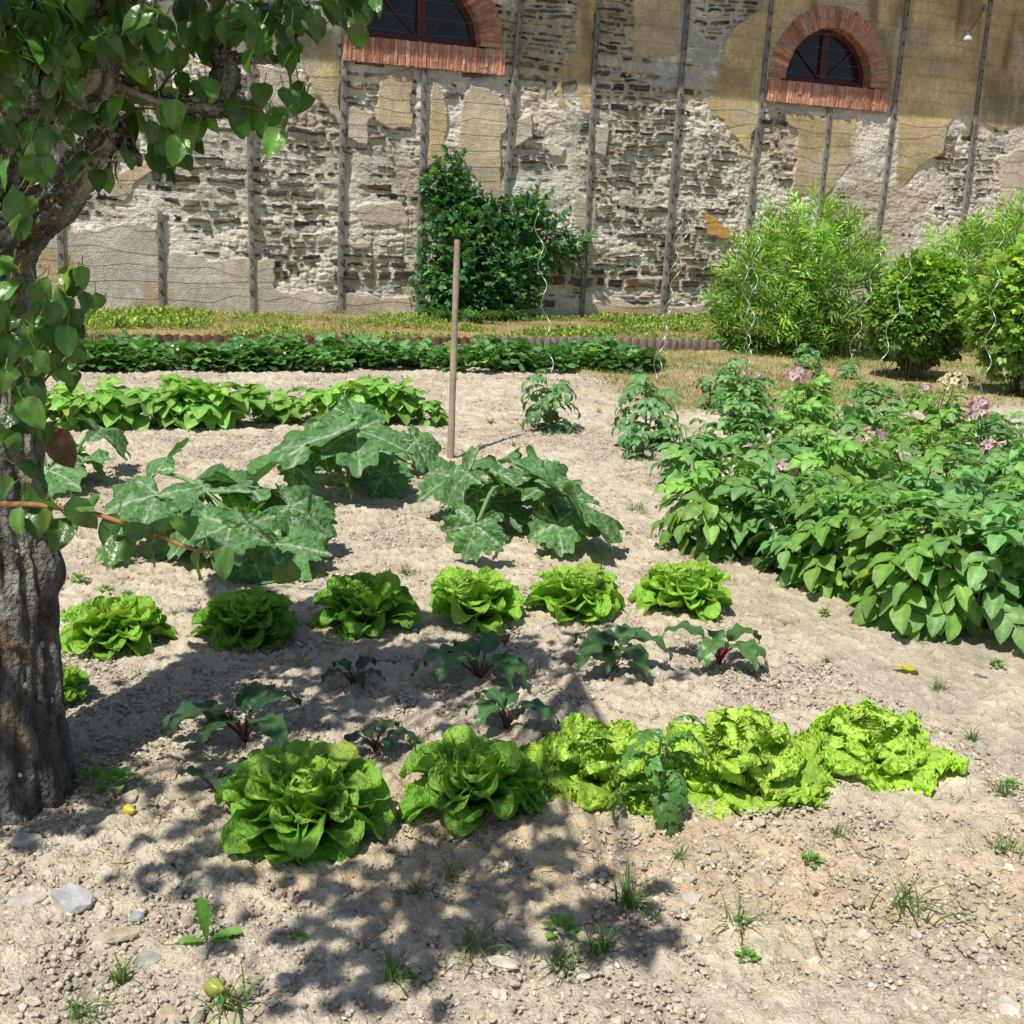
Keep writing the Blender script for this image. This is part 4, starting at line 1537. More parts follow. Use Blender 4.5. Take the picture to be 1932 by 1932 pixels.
# ------------------------------------------------------------------ squash plants with big lobed leaves
def squash_leaf(seed, L=1.0, na=120, nr=20):
    """lobed leaf, stalk end at the origin, tip along +Y, unit length"""
    rg = np.random.default_rng(seed)
    th = np.linspace(-2.85, 2.85, na)
    lobes = np.array([-2.15, -1.08, 0.0, 1.08, 2.15]) + rg.normal(0, 0.06, 5)
    amp = np.array([0.62, 0.86, 1.0, 0.86, 0.62]) * rg.uniform(0.92, 1.06, 5)
    R = np.full(na, 0.48)
    for l, a in zip(lobes, amp):
        d = np.abs(th - l)
        R = np.maximum(R, a * np.clip(1 - (d / 0.86) ** 2.2, 0, 1) ** 0.45)
    R = R * (1 + 0.075 * np.sign(np.sin(th * 17)) * np.abs(np.sin(th * 17)) ** 0.7 + 0.02 * np.sin(th * 41)) * (1 + 0.06 * rg.normal(0, 1, 1))
    sinus = np.clip((np.abs(th) - 2.5) / 0.35, 0, 1)
    R = R * (1 - 0.5 * sinus)
    r = np.linspace(0.0, 1, nr) ** 0.9
    dmin = np.min(np.abs(th[None] - lobes[:, None]), 0)
    valley = np.cos(np.clip(dmin / 0.54, 0, 1) * PI)          # 1 on a vein, -1 between
    rr = r[:, None] * R[None]
    x = rr * np.sin(th)[None]
    y = rr * np.cos(th)[None]
    z = -0.075 * valley[None] * rr * (0.4 + r[:, None]) - 0.10 * rr ** 2 + 0.05 * rr
    z = z + 0.09 * (r[:, None] ** 2) * np.sin(3.1 * th + rg.uniform(0, 6))[None] + 0.03 * (fbm(x * 5 + seed, y * 5, 2, 15) - 0.5) * 2 + 0.03 * (fbm(x * 13 + seed, y * 13, 2, 16) - 0.5)
    z = z - 0.10 * np.clip(y, 0, 1) ** 2
    # silvery mottling along the veins
    br = np.abs(((rr * 9 + dmin[None] * 3.5) % 1.0) - 0.5) * 2
    vein = np.exp(-(dmin[None] * rr / 0.020) ** 2) + 0.35 * np.exp(-((1 - br) / 0.12) ** 2) * (dmin[None] < 0.5)
    mott = sstep(0.51, 0.60, fbm(x * 15 + 31 + seed, y * 15 + 7, 3, 17)) * np.clip(1.25 - dmin[None] * 1.9, 0, 1) * np.clip(1.25 - r[:, None], 0, 1)
    base = np.array([0.090, 0.225, 0.062]) * (0.85 + 0.4 * fbm(x * 4, y * 4 + seed, 2, 19))[..., None]
    silver = np.array([0.46, 0.58, 0.40])
    k = np.clip(0.7 * vein + 0.6 * mott, 0, 0.85)[..., None]
    c = base * (1 - k) + silver * k
    P = np.stack([x, y, z], -1)
    return P.reshape(-1, 3), grid_faces(nr, na)[:, ::-1], c.reshape(-1, 3)


SQ = [squash_leaf(s) for s in range(6)]


def squash_plant(base, label, leaves, small, group='squash plants with big lobed silvery leaves'):
    b = G(*base)
    t = thing('squash_plant', label, 'squash plant', tuple(b), 0, group)
    b = np.array(t.location)
    rg = np.random.default_rng(int(base[0]))
    mb = MB()
    tube(mb, spline([(0, 0, -0.03), (0.02, -0.01, 0.05), (0.05, -0.02, 0.09)], 6), 0.022, 8, (0.20, 0.30, 0.10))
    mb.build('stem', M['stem'], t)
    for i, (ax, ay, ah, tx, ty, th, wide, *opt) in enumerate(leaves):
        A = at_h(ax, ay, ah)
        T = at_h(tx, ty, th)
        d = T - A
        L = np.linalg.norm(d) * wide * 0.66
        up = np.array(opt[0]) if opt else np.array([-0.15, -0.5, 0.85])
        R = basis(d, up)
        mb = MB()
        v, f, c = SQ[(i + int(base[0])) % 6]
        g = rg.uniform(0.88, 1.15)
        vv = (v @ R.T) * L + (A - b)
        # leaves rest on the earth, they do not pass through it
        gzv = gbase(vv[:, 0] + b[0], vv[:, 1] + b[1]) - b[2] + 0.008
        vv[:, 2] = np.maximum(vv[:, 2], gzv + 0.004 * rg.random())
        mb.add(vv, f, c * g)
        lf = mb.build('leaf', M['squash'], t)
        mb = MB()
        mid = (A - b) * 0.5 + np.array([0, 0, 0.05 + 0.12 * np.linalg.norm((A - b)[:2])])
        tube(mb, spline([(0, 0, 0.03), mid, (A - b) + np.array([0, 0, -0.004])], 12), np.linspace(0.014, 0.009, 12), 8, (0.20, 0.31, 0.10))
        mb.build('stalk', M['stem'], lf)
    for i in range(7 if small > 6 else 3):
        a = i * GOLD + base[0]
        A = np.array([math.cos(a), math.sin(a), 0]) * rg.uniform(0.16, 0.34) + np.array([0, 0, rg.uniform(0.12, 0.26)])
        d = np.array([math.cos(a), math.sin(a), -rg.uniform(0.25, 0.7)])
        v, f, c = SQ[i % 6]
        vv = (v @ basis(d, np.array([-0.15, -0.4, 0.9])).T) * rg.uniform(0.20, 0.30) + A
        vv[:, 2] = np.maximum(vv[:, 2], 0.012)
        mb = MB()
        mb.add(vv, f, c * rg.uniform(0.85, 1.2))
        lf = mb.build('leaf', M['squash'], t)
        mb = MB()
        tube(mb, spline([(0, 0, 0.03), A * 0.5 + np.array([0, 0, 0.09]), A], 10), np.linspace(0.012, 0.008, 10), 8, (0.20, 0.31, 0.10))
        mb.build('stalk', M['stem'], lf)
    mb = MB()
    for i in range(small):
        a = i * GOLD
        el = rg.uniform(0.7, 1.3)
        d = np.array([math.cos(a) * math.cos(el), math.sin(a) * math.cos(el), math.sin(el)])
        v, f, c = SQ[i % 6]
        s = rg.uniform(0.06, 0.13)
        o = np.array([0.05 * math.cos(a), 0.05 * math.sin(a), rg.uniform(0.10, 0.2)])
        mb.add((v @ basis(d, [0, 0, 1.0]).T) * s + o, f, c * np.array([1.7, 1.75, 0.9]))
        tube(mb, [(0.0, 0, 0.04), o * 0.6, o], [0.008, 0.006, 0.005], 6, (0.24, 0.36, 0.08))
    mb.build('young_leaves', M['squash'], t)
    return t


squash_plant((455, 1052), 'left squash plant with several big silvery leaves, behind the low pear branch', [
    (297, 935, .27, 250, 1010, .16, 1.35), (470, 990, .25, 452, 1068, .08, 1.45), (300, 888, .30, 318, 828, .40, 1.15, (-0.8, -0.3, 0.5)), (388, 925, .28, 352, 868, .33, 1.1), (462, 915, .30, 520, 905, .26, 1.3),
    (585, 975, .20, 640, 1040, .04, 1.2), (215, 1030, .09, 165, 1060, .02, 1.15), (470, 1045, .12, 505, 1095, .02, 1.2), (245, 985, .14, 215, 1050, .03, 1.0), (410, 1000, .18, 380, 1075, .03, 1.0)], 9)
squash_plant((665, 893), 'tallest squash plant, between the bean row and the wooden stake', [
    (574, 842, .33, 440, 846, .20, 0.95), (555, 880, .22, 615, 918, .12, 1.15), (672, 812, .40, 688, 905, .22, 1.0), (672, 790, .44, 745, 762, .50, 1.0, (-0.1, -0.75, 0.65)), (785, 833, .26, 862, 868, .14, 1.05),
    (725, 895, .11, 775, 936, .02, 1.2), (655, 915, .12, 668, 940, .03, 1.2), (640, 790, .42, 585, 760, .46, 1.0, (0.1, -0.7, 0.7)), (610, 860, .26, 560, 905, .15, 0.9), (690, 880, .2, 740, 860, .22, 0.8)], 10)
squash_plant((962, 975), 'lone squash plant in front of the wooden stake, behind the back lettuces', [
    (882, 893, .33, 808, 965, .10, 1.05), (941, 893, .32, 957, 858, .36, 1.2), (898, 990, .20, 880, 1062, .03, 1.5), (1050, 987, .15, 1066, 1052, .03, 1.35), (1064, 928, .32, 1165, 992, .04, 1.0), (900, 925, .22, 835, 965, .12, 1.0),
    (1032, 918, .26, 968, 862, .30, 0.75), (1085, 940, .26, 1130, 900, .32, .8)], 9)
squash_plant((130, 905), 'small squash plant just right of the tree trunk, behind the orange twig', [
    (150, 860, .16, 205, 885, .04, 1.1), (120, 855, .18, 95, 880, .08, 1.2), (160, 870, .15, 165, 835, .2, 1.0), (140, 880, .1, 175, 905, .02, 1.0)], 5)

# ------------------------------------------------------------------ beets
LF_BEET = [strip_leaf(15, 11, lambda u: lance(np.clip(u, 0, 1) ** 0.8) * (1 + 0.09 * np.sin(34 * u)), 1, 0.20, 0.95, 2.3, 0.10, 0, 0.04, 3.5, s + 60, 0.08 * (s - 1), 1.35) for s in range(3)]


def beet(x, y, s, n, label, seed, red, dark):
    s = s * 0.72
    n = n + 1
    rg = np.random.default_rng(seed)
    p = G(x, y)
    t = thing('beet_plant', label, 'beet', tuple(p), 0, 'young beets between the lettuce rows')
    for i in range(n):
        a = i * GOLD + rg.normal(0, 0.3) + seed
        L = 1.0 * s * rg.uniform(0.75, 1.1)
        el = rg.uniform(0.75, 1.3)
        d = np.array([math.cos(a), math.sin(a), 0])
        st = [np.array([0, 0, 0.0]), d * 0.14 * L * math.cos(el) + np.array([0, 0, 0.2 * L * math.sin(el)]), d * 0.32 * L * math.cos(el) + np.array([0, 0, 0.36 * L * math.sin(el)])]
        mb = MB()
        tv, tf, ts = LF_BEET[i % 3]
        R = basis(d, [0, 0, 1.0])
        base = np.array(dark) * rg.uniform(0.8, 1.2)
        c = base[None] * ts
        rib = ts[:, 0] > 1.25
        if red:
            c[rib] = np.array([0.16, 0.10, 0.05])
        mb.add(tv @ R.T * (0.85 * L) + st[-1], tf, c)
        lf = mb.build('leaf', M['beet_leaf'], t)
        mb = MB()
        tube(mb, spline(st, 8), np.linspace(0.0055, 0.004, 8), 6, (0.33, 0.02, 0.055) if red else (0.10, 0.05, 0.04))
        mb.build('stalk', M['stem'], lf)
    return t


DK = (0.07, 0.16, 0.05)  # leaf green of the shaded beets; the sunlit one is painted lighter
beet(1357, 1252, .34, 6, 'beet with bright red stems lit by the sun, at the right end of its row', 3, True, (0.09, 0.22, 0.06))
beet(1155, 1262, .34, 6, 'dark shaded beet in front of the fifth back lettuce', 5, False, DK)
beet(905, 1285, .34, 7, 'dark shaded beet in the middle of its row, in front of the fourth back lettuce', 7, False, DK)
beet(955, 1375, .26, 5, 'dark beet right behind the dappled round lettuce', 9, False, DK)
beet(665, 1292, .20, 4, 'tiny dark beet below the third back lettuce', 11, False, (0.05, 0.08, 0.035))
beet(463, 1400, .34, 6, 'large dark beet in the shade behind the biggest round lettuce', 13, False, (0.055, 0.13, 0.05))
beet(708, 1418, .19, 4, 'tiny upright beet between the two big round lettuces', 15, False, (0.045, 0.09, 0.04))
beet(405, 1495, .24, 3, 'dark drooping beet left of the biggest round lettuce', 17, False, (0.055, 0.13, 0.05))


# ------------------------------------------------------------------ bushes
def bush(name, cat, label, x, y, width, height, tmpl, n, lsize, cols, trunk_n, seed, blobs, ddown=0.2, group=None, up_bias=0.4, mat='bush_leaf', twist=0.5):
    """blobs: (cx, cz, rx, ry, rz) in units of the bush, leaf density follows the shells"""
    rg = np.random.default_rng(seed)
    p = G(x, y)
    t = thing(name, label, cat, (p[0], p[1], gz(p)), 0, group)
    st = MB()
    lv = MB()
    tot = sum(b[2] * b[4] for b in blobs)
    ax = np.array([math.cos(YAW), -math.sin(YAW), 0])
    ay = np.array([math.sin(YAW), math.cos(YAW), 0])
    for (cx_, cy_, rx, ry, rz) in [(b[0], b[1], b[2], b[3], b[4]) for b in blobs]:
        k = int(n * rx * rz / tot)
        q = rg.normal(size=(k, 3))
        q /= np.linalg.norm(q, axis=1, keepdims=True)
        rad = rg.random(k) ** 0.33
        rad = 0.35 + 0.65 * rad
        lump = 0.5 + 1.0 * fbm(q[:, 0] * 2.2 + q[:, 2] * 1.3 + seed, q[:, 1] * 2.2 - q[:, 2] * 1.7 + seed, 3, 25)
        rad = rad * lump
        loc = q * rad[:, None] * np.array([rx, ry, rz])
        pos = (cx_ + loc[:, :1]) * ax * width + loc[:, 1:2] * ay * width + np.concatenate([np.zeros((k, 2)), (cy_ + loc[:, 2:3]) * height], 1)
        keep = pos[:, 2] > 0.03
        pos, q, rad = pos[keep], q[keep], rad[keep]
        k = len(pos)
        out = q[:, :1] * ax + q[:, 1:2] * ay + np.concatenate([np.zeros((k, 2)), q[:, 2:3]], 1)
        d = out + rg.normal(0, twist, (k, 3)) + np.array([0, 0, up_bias - ddown])
        up = out * 0.6 + np.array([0, 0, 0.8]) + rg.normal(0, 0.35, (k, 3))
        R = basis(d, up)
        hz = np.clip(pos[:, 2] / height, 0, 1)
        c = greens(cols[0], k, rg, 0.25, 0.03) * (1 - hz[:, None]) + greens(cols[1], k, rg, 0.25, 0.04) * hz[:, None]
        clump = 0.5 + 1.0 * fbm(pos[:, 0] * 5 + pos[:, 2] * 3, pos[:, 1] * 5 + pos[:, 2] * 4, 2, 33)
        c = c * clump[:, None]
        for v in range(len(tmpl)):
            m_ = (np.arange(k) % len(tmpl)) == v
            scatter(lv, tmpl[v], R[m_], pos[m_], lsize * rg.uniform(0.7, 1.25, m_.sum()), c[m_])
        # shoots from the ground into this part
        for s in range(trunk_n):
            tp = (cx_ + rg.normal(0, 0.4) * rx) * ax * width + rg.normal(0, 0.4) * ry * ay * width + np.array([0, 0, (cy_ + 0.5 * rz) * height])
            b0 = rg.normal(0, 0.05, 3) * np.array([1, 1, 0])
            tube(st, spline([b0, b0 * 0.5 + tp * 0.5 + np.array([0, 0, 0.05 * height]), tp], 8), np.linspace(0.014, 0.005, 8), 5, (0.13, 0.10, 0.06))
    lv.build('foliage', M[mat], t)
    st.build('stems', M['twig'], t)
    return t


LF_WIL = [strip_leaf(5, 3, lance, 1, 0.085, 0.2, 0.7 + 0.3 * s, 0.2, 0, 0, 1, s + 70) for s in range(3)]
LF_SM = [strip_leaf(4, 3, ovate, 1, 0.36, 0.15, 0.6, 0.25, 0, 0, 1, s + 75) for s in range(3)]
# lobed currant leaf: three ovate lobes fused
_l = strip_leaf(4, 3, ovate, 0.8, 0.3, 0.1, 0.5, 0.2, 0, 0, 1, 80)
LF_CUR = [combine([(_l, np.eye(3), np.zeros(3), (1, 1, 1)), (_l, Rz(0.85) * 0.85, np.zeros(3), (1, 1, 1)), (_l, Rz(-0.85) * 0.85, np.zeros(3), (1, 1, 1))])]


def fan(n, seed):
    """a shoot tip: several narrow leaves along a twig"""
    rg = np.random.default_rng(seed)
    parts = []
    for i in range(n):
        t = (i + 0.5) / n
        s = (-1) ** i
        R = Rz(s * (0.75 - 0.35 * t)) @ Rx(rg.normal(-0.15, 0.35))
        parts.append((LF_WIL[i % 3], R * (0.55 - 0.12 * t), np.array([0, t * 0.9, 0.05 * math.sin(t * 3)]), (1 + 0.3 * t,) * 3))
    return combine(parts)


def spray(n, seed):
    rg = np.random.default_rng(seed)
    parts = []
    for i in range(n):
        t = (i + 0.5) / n
        s = (-1) ** i
        R = Rz(s * (0.95 - 0.6 * t)) @ Rx(rg.normal(-0.2, 0.3))
        parts.append((LF_SM[i % 3], R * 0.42, np.array([0, t * 0.9, 0.0]), (1 + 0.35 * t,) * 3))
    return combine(parts)


FAN = [fan(7, s) for s in range(3)]
SPR = [spray(7, s) for s in range(3)]
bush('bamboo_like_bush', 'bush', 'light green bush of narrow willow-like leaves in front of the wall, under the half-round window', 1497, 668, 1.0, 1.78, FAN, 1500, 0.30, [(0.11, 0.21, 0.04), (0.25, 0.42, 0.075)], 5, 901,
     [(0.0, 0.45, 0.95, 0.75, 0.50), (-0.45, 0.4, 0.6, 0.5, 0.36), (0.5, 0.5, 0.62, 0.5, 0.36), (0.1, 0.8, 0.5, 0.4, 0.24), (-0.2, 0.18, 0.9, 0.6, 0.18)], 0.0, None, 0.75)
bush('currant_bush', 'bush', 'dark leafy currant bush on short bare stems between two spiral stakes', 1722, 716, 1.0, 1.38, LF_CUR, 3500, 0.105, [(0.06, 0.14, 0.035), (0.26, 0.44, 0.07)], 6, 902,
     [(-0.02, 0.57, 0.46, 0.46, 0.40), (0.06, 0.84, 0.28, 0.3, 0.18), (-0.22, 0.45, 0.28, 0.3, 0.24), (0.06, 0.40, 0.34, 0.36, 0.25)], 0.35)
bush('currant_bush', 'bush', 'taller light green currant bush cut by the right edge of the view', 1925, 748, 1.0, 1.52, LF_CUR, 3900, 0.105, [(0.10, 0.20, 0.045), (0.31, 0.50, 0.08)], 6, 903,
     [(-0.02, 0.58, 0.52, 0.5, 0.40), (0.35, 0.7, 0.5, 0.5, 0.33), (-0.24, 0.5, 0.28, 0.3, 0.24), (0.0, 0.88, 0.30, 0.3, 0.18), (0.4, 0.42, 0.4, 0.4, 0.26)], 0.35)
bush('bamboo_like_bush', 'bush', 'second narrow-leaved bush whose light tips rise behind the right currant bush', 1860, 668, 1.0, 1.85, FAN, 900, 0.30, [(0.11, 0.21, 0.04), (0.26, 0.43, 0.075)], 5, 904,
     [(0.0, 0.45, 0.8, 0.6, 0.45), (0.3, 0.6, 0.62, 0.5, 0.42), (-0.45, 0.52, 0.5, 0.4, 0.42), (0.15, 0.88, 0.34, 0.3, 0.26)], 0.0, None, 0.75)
# climbing shrub against the wall
p = at_Y(900, 606, 16.75)
rgx = 905


def wall_shrub():
    rg = np.random.default_rng(905)
    base = np.array([WP(890, 600)[0], 16.9, 0.1])
    t = thing('climbing_shrub', 'dark green climbing shrub with small leaves growing up the wall behind the wooden stake', 'shrub', tuple(base))
    lv, st = MB(), MB()
    # (px, py, radius px, depth out from wall)
    bl = [(848, 318, 20, .2), (836, 350, 26, .2), (862, 372, 30, .3), (850, 410, 42, .4), (895, 425, 45, .5), (860, 460, 52, .6), (930, 450, 46, .5), (980, 420, 42, .45), (1025, 452, 38, .45), (1005, 388, 22, .3), (870, 515, 66, .75), (935, 505, 56, .7), (858, 572, 50, .75), (925, 565, 56, .8), (975, 545, 34, .6), (815, 575, 26, .5), (1062, 478, 22, .3), (814, 345, 12, .15), (808, 500, 18, .4), (1085, 462, 10, .2), (995, 490, 30, .5)]
    for (x, y, r, dp) in bl:
        c = at_Y(x, y, WALL_Y - dp * 0.55)
        rr = r / FOC * np.linalg.norm(c - EYE)
        k = int(48 * (r / 30.0) ** 2) + 6
        q = rg.normal(size=(k, 3))
        q /= np.linalg.norm(q, axis=1, keepdims=True)
        q[:, 1] = -np.abs(q[:, 1]) * 0.9 + 0.1
        rad = (0.5 + 0.5 * rg.random(k) ** 0.5) * (0.7 + 0.6 * rg.random(k))
        pos = c + q * rad[:, None] * np.array([rr, max(0.2, dp * 0.8), rr])
        pos[:, 1] = np.minimum(pos[:, 1], WALL_Y - 0.06)
        pos[:, 2] = np.maximum(pos[:, 2], 0.14)
        d = q + rg.normal(0, 0.5, (k, 3)) + np.array([0, -0.2, 0.1])
        R = basis(d, q * 0.5 + np.array([0, -0.4, 0.7]) + rg.normal(0, 0.3, (k, 3)))
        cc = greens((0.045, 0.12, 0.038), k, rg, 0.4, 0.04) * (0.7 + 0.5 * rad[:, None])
        lit = rg.random(k) < 0.12  # random leaves in a brighter, yellower green
        cc[lit] *= np.array([1.8, 1.7, 1.0])
        for v in range(3):
            m_ = np.arange(k) % 3 == v
            scatter(lv, SPR[v], R[m_], pos[m_] - base, rg.uniform(0.13, 0.26, m_.sum()), cc[m_])
        tube(st, spline([(0, 0, 0), (c - base) * 0.5 + np.array([0, 0.1, 0]), c - base], 8), np.linspace(0.02, 0.006, 8), 5, (0.13, 0.10, 0.06))
    lv.build('foliage', M['bush_leaf'], t)
    st.build('stems', M['twig'], t)


wall_shrub()
# strap leaves at the shrub's foot
for i, (x, y) in enumerate([(840, 606), (900, 610), (950, 606)]):
    rg = np.random.default_rng(930 + i)
    pp = at_h(x, y, 0.1)
    t = None
    mb = MB()
    bl = strip_leaf(7, 3, blade, 1, 0.03, 1.1, 1.6, 0.3)
    k = 60
    az = rg.uniform(0, 2 * PI, k)
    R = np.stack([Rz(a) for a in az])
    scatter(mb, bl, R, rg.normal(0, 0.06, (k, 3)) * np.array([1, 1, 0]), rg.uniform(0.3, 0.55, k), greens((0.08, 0.17, 0.04), k, rg, 0.3, 0.1))
    o = mb.build('strap_leaf_clump', M['grass'])
    o.location = pp
    tag(o, ['strap-leaved clump at the left foot of the climbing shrub', 'strap-leaved clump under the middle of the climbing shrub', 'strap-leaved clump at the right foot of the climbing shrub'][i], 'plant', 'strap-leaved clumps under the climbing shrub')

# ------------------------------------------------------------------ weeds of the wall bed and the rough grass on the right
BL3 = [strip_leaf(4, 3, blade, 1, 0.05, 1.3, 0.5 + 0.5 * s, 0.3) for s in range(3)]
SMALLW = [combine([(LF_SM[q % 3], Rz(q * 2.4) @ Rx(0.2 + 0.22 * q) * 0.55, np.array([0.1 * math.cos(q * 2.4), 0.1 * math.sin(q * 2.4), 0.12 * q]), (0.8 + 0.1 * q,) * 3) for q in range(6)])]


def weeds(mb, n, pos, size, base, rg, tm, yellow=0.1):
    R = np.stack([Rz(a) for a in rg.uniform(0, 2 * PI, n)])
    scatter(mb, tm, R, pos, size, greens(base, n, rg, 0.35, yellow))


rg = np.random.default_rng(940)
mb = MB()
n = 15000
wxp = rg.uniform(-3, 15, n)
wyp = rg.uniform(EDGE_Y + 0.12, WALL_Y - 0.05, n)
dn = fbm(wxp * 0.8, wyp * 1.2, 3, 41)
k = dn + 0.16 * rg.random(n) - 0.012 * (wxp - 3) > 0.52
wxp, wyp, dn = wxp[k], wyp[k], dn[k]
n = len(wxp)
pos = np.stack([wxp, wyp, gbase(wxp, wyp)], -1)
h = rg.uniform(0.05, 0.12, n) * (0.6 + 1.6 * np.clip(dn - 0.45, 0, 0.4))
weeds(mb, n, pos, h, (0.19, 0.29, 0.06), rg, SMALLW[0], 0.10)
tag(mb.build('weed_cover', M['grass']), 'low yellow-green weeds covering the bed at the foot of the wall', 'weeds', kind='stuff')
mb = MB()
n = 14000
wxp = rg.uniform(-3, 15, n)
wyp = rg.uniform(EDGE_Y + 0.12, WALL_Y - 0.05, n)
pos = np.stack([wxp, wyp, gbase(wxp, wyp)], -1)
weeds(mb, n, pos, rg.uniform(0.03, 0.09, n), (0.32, 0.25, 0.12), rg, BL3[1], 0.2)
tag(mb.build('dry_grass', M['grass']), 'dry straw-coloured grass in the bed along the wall', 'grass', kind='stuff')
mb = MB()
n = 60000
gx = rg.uniform(3.5, 13, n)
gy = rg.uniform(8.2, 13.2, n)
gm = sstep(0.0, 0.6, gx - 4.4 - 0.25 * (gy - 9) + 0.6 * (fbm(gx * 1.5, gy * 1.5, 2, 70) - 0.5)) * sstep(8.3, 8.9, gy + 0.5 * (fbm(gx * 2, gy * 2, 2, 71) - 0.5))
k = (rg.random(n) < gm * (0.25 + 0.9 * sstep(0.4, 0.6, fbm(gx * 1.4, gy * 1.8, 3, 43))))
gx, gy = gx[k], gy[k]
n = len(gx)
pos = np.stack([gx, gy, gbase(gx, gy)], -1)
c0 = greens((0.18, 0.24, 0.055), n, rg, 0.3, 0.1)
dry = sstep(0.50, 0.70, fbm(gx * 1.1 + 9, gy * 1.6, 3, 45))[:, None]
c0 = c0 * (1 - dry) + greens((0.34, 0.31, 0.11), n, rg, 0.25) * dry
for v in range(3):
    m_ = np.arange(n) % 3 == v
    scatter(mb, BL3[v], np.stack([Rz(a) for a in rg.uniform(0, 6.28, m_.sum())]), pos[m_], rg.uniform(0.03, 0.08, m_.sum()), c0[m_])
tag(mb.build('rough_grass', M['grass']), 'short yellowish rough grass around the bushes on the right', 'grass', kind='stuff')

# ------------------------------------------------------------------ single weeds and grass tufts
TUFT = []
for kx in range(4):
    rg = np.random.default_rng(950 + kx)
    mb = MB()
    n = 34
    az = rg.uniform(0, 2 * PI, n)
    blv = [strip_leaf(6, 3, blade, 1, 0.028, 1.45 - 0.1 * s, 0.6 + 0.7 * s, 0.3) for s in range(3)]
    for v in range(3):
        m_ = np.arange(n) % 3 == v
        scatter(mb, blv[v], np.stack([Rz(a) for a in az[m_]]), rg.normal(0, 0.010 + 0.012 * (kx % 2), (m_.sum(), 3)) * np.array([1, 1, 0]), rg.uniform(0.4, 1.1, m_.sum()) * 0.10, greens((0.12, 0.23, 0.055), m_.sum(), rg, 0.3, 0.12))
    TUFT.append(mb.mesh('grass_tuft', M['grass']))
BROAD = []
for kx in range(2):
    rg = np.random.default_rng(960 + kx)
    mb = MB()
    for i in range(14):
        a = i * GOLD
        el = 1.2 - 0.07 * i
        d = np.array([math.cos(a) * math.cos(el), math.sin(a) * math.cos(el), math.sin(el)])
        scatter(mb, LF_SM[i % 3], basis(d, [0, 0, 1.0])[None], (d * np.array([0.02, 0.02, 0.04]))[None], 0.035 + 0.002 * i, greens((0.16, 0.33, 0.06), 1, rg, 0.2))
    BROAD.append(mb.mesh('broadleaf_weed', M['leaf']))
tf = [(1280, 1622, .8, 'grass tuft on the bare soil below the middle frilly lettuce'), (1580, 1578, .9, 'small dark grass tuft below the right frilly lettuce'), (1385, 1755, 1.3, 'airy grass tuft low in the picture, right of the tree shadow'),
      (1705, 1722, 1.7, 'largest sprawling grass tuft on the bare soil at the lower right'), (1185, 1710, 1.6, 'grass tuft at the tip of the tree shadow'), (1060, 1825, 1.2, 'grass tuft in the warm soil below the clover-leaved weed'), (1130, 1800, 1.3, 'grass tuft at the lower edge of the tree shadow'),
      (890, 1800, 1.4, 'tall thin grass tuft inside the tree shadow'), (745, 1850, 1.2, 'grass tuft at the left lower part of the tree shadow'), (435, 1905, 1.5, 'thick grass tuft around the fallen green pear'), (225, 1848, .9, 'thin grass tuft beside the flat grey stone at the lower left'),
      (150, 1922, 1.0, 'grass tuft at the lower left bottom edge'), (570, 1262, .8, 'grass tuft at the foot of the second back lettuce'), (765, 1082, 1.0, 'grass tuft behind the third back lettuce'), (1130, 1075, .9, 'grass tuft behind the fifth back lettuce'),
      (1200, 965, 1.3, 'grass tuft right of the lone squash plant'), (925, 800, 1.3, 'yellowish grass tuft right of the wooden stake'), (1130, 780, 1.0, 'dark grass tuft between the two staked tomatoes'), (1895, 1500, 1.0, 'grass tuft at the right edge below the potato plants'),
      (1900, 1605, .9, 'grass tuft at the right edge in the warm bare soil'), (1560, 1250, .7, 'thin grass tuft between the red-stemmed beet and the potatoes'), (1770, 1300, .9, 'grass tuft right of the yellow fallen potato leaf'), (1835, 1395, .9, 'grass tuft right of the last frilly lettuce'),
      (1370, 1095, .9, 'grass tuft at the left foot of the potato patch'), (1745, 1400, .6, 'little grass tuft just behind the last frilly lettuce'), (850, 1660, .9, 'dim grass tuft just inside the shadow below the dappled lettuce'), (790, 1690, .9, 'dim grass tuft in the middle of the tree shadow'),
      (970, 840, .9, 'sparse grass tuft between stake and lone tomato'), (600, 1090, .7, 'pale grass tuft right of the left squash plant'), (330, 1160, .7, 'pale grass tuft beside the first back lettuce')]
for i, (x, y, s, lab) in enumerate(tf):
    p = G(x, y)
    o = bpy.data.objects.new('grass_tuft', TUFT[i % 4])
    C.objects.link(o)
    o.location = (p[0], p[1], gz(p) - 0.002)
    o.rotation_euler = (0, 0, i * 1.7)
    o.scale = (s * 0.8, s * 0.8, s * 0.68)
    tag(o, lab, 'grass tuft', 'single grass tufts on the soil')
bw = [(1055, 1765, 1.5, 'clover-leaved bright weed at the edge of the tree shadow'), (1408, 1815, 1.0, 'small round-leaved seedling low in the picture'), (1555, 1160, 1.0, 'light green seedling at the foot of the front potatoes'), (1530, 1632, 1.1, 'wilted small weed in the bare soil at the right'),
      (150, 1100, 1.4, 'leafy weed between the trunk and the left squash plant'), (200, 1120, 1.3, 'leafy weed just behind the first back lettuce'), (240, 1128, 1.1, 'third leafy weed behind the first back lettuce'), (220, 1490, 2.0, 'dark low weed in the shade right of the trunk foot'),
      (175, 1480, 1.6, 'dark low weed close to the trunk foot'), (565, 1775, .7, 'tiny green seedling left of the tree shadow'), (1880, 1260, 1.2, 'light green weed under the front right potatoes'), (820, 935, 1.0, 'small weed under the tallest squash plant'), (1185, 1010, .8, 'tiny weed right of the lone squash plant'),
      (1905, 1485, .9, 'tiny weed at the right edge of the bare soil'), (780, 1405, 1.0, 'dark little weed between the two big round lettuces'), (400, 1735 - 200, .0, '')]
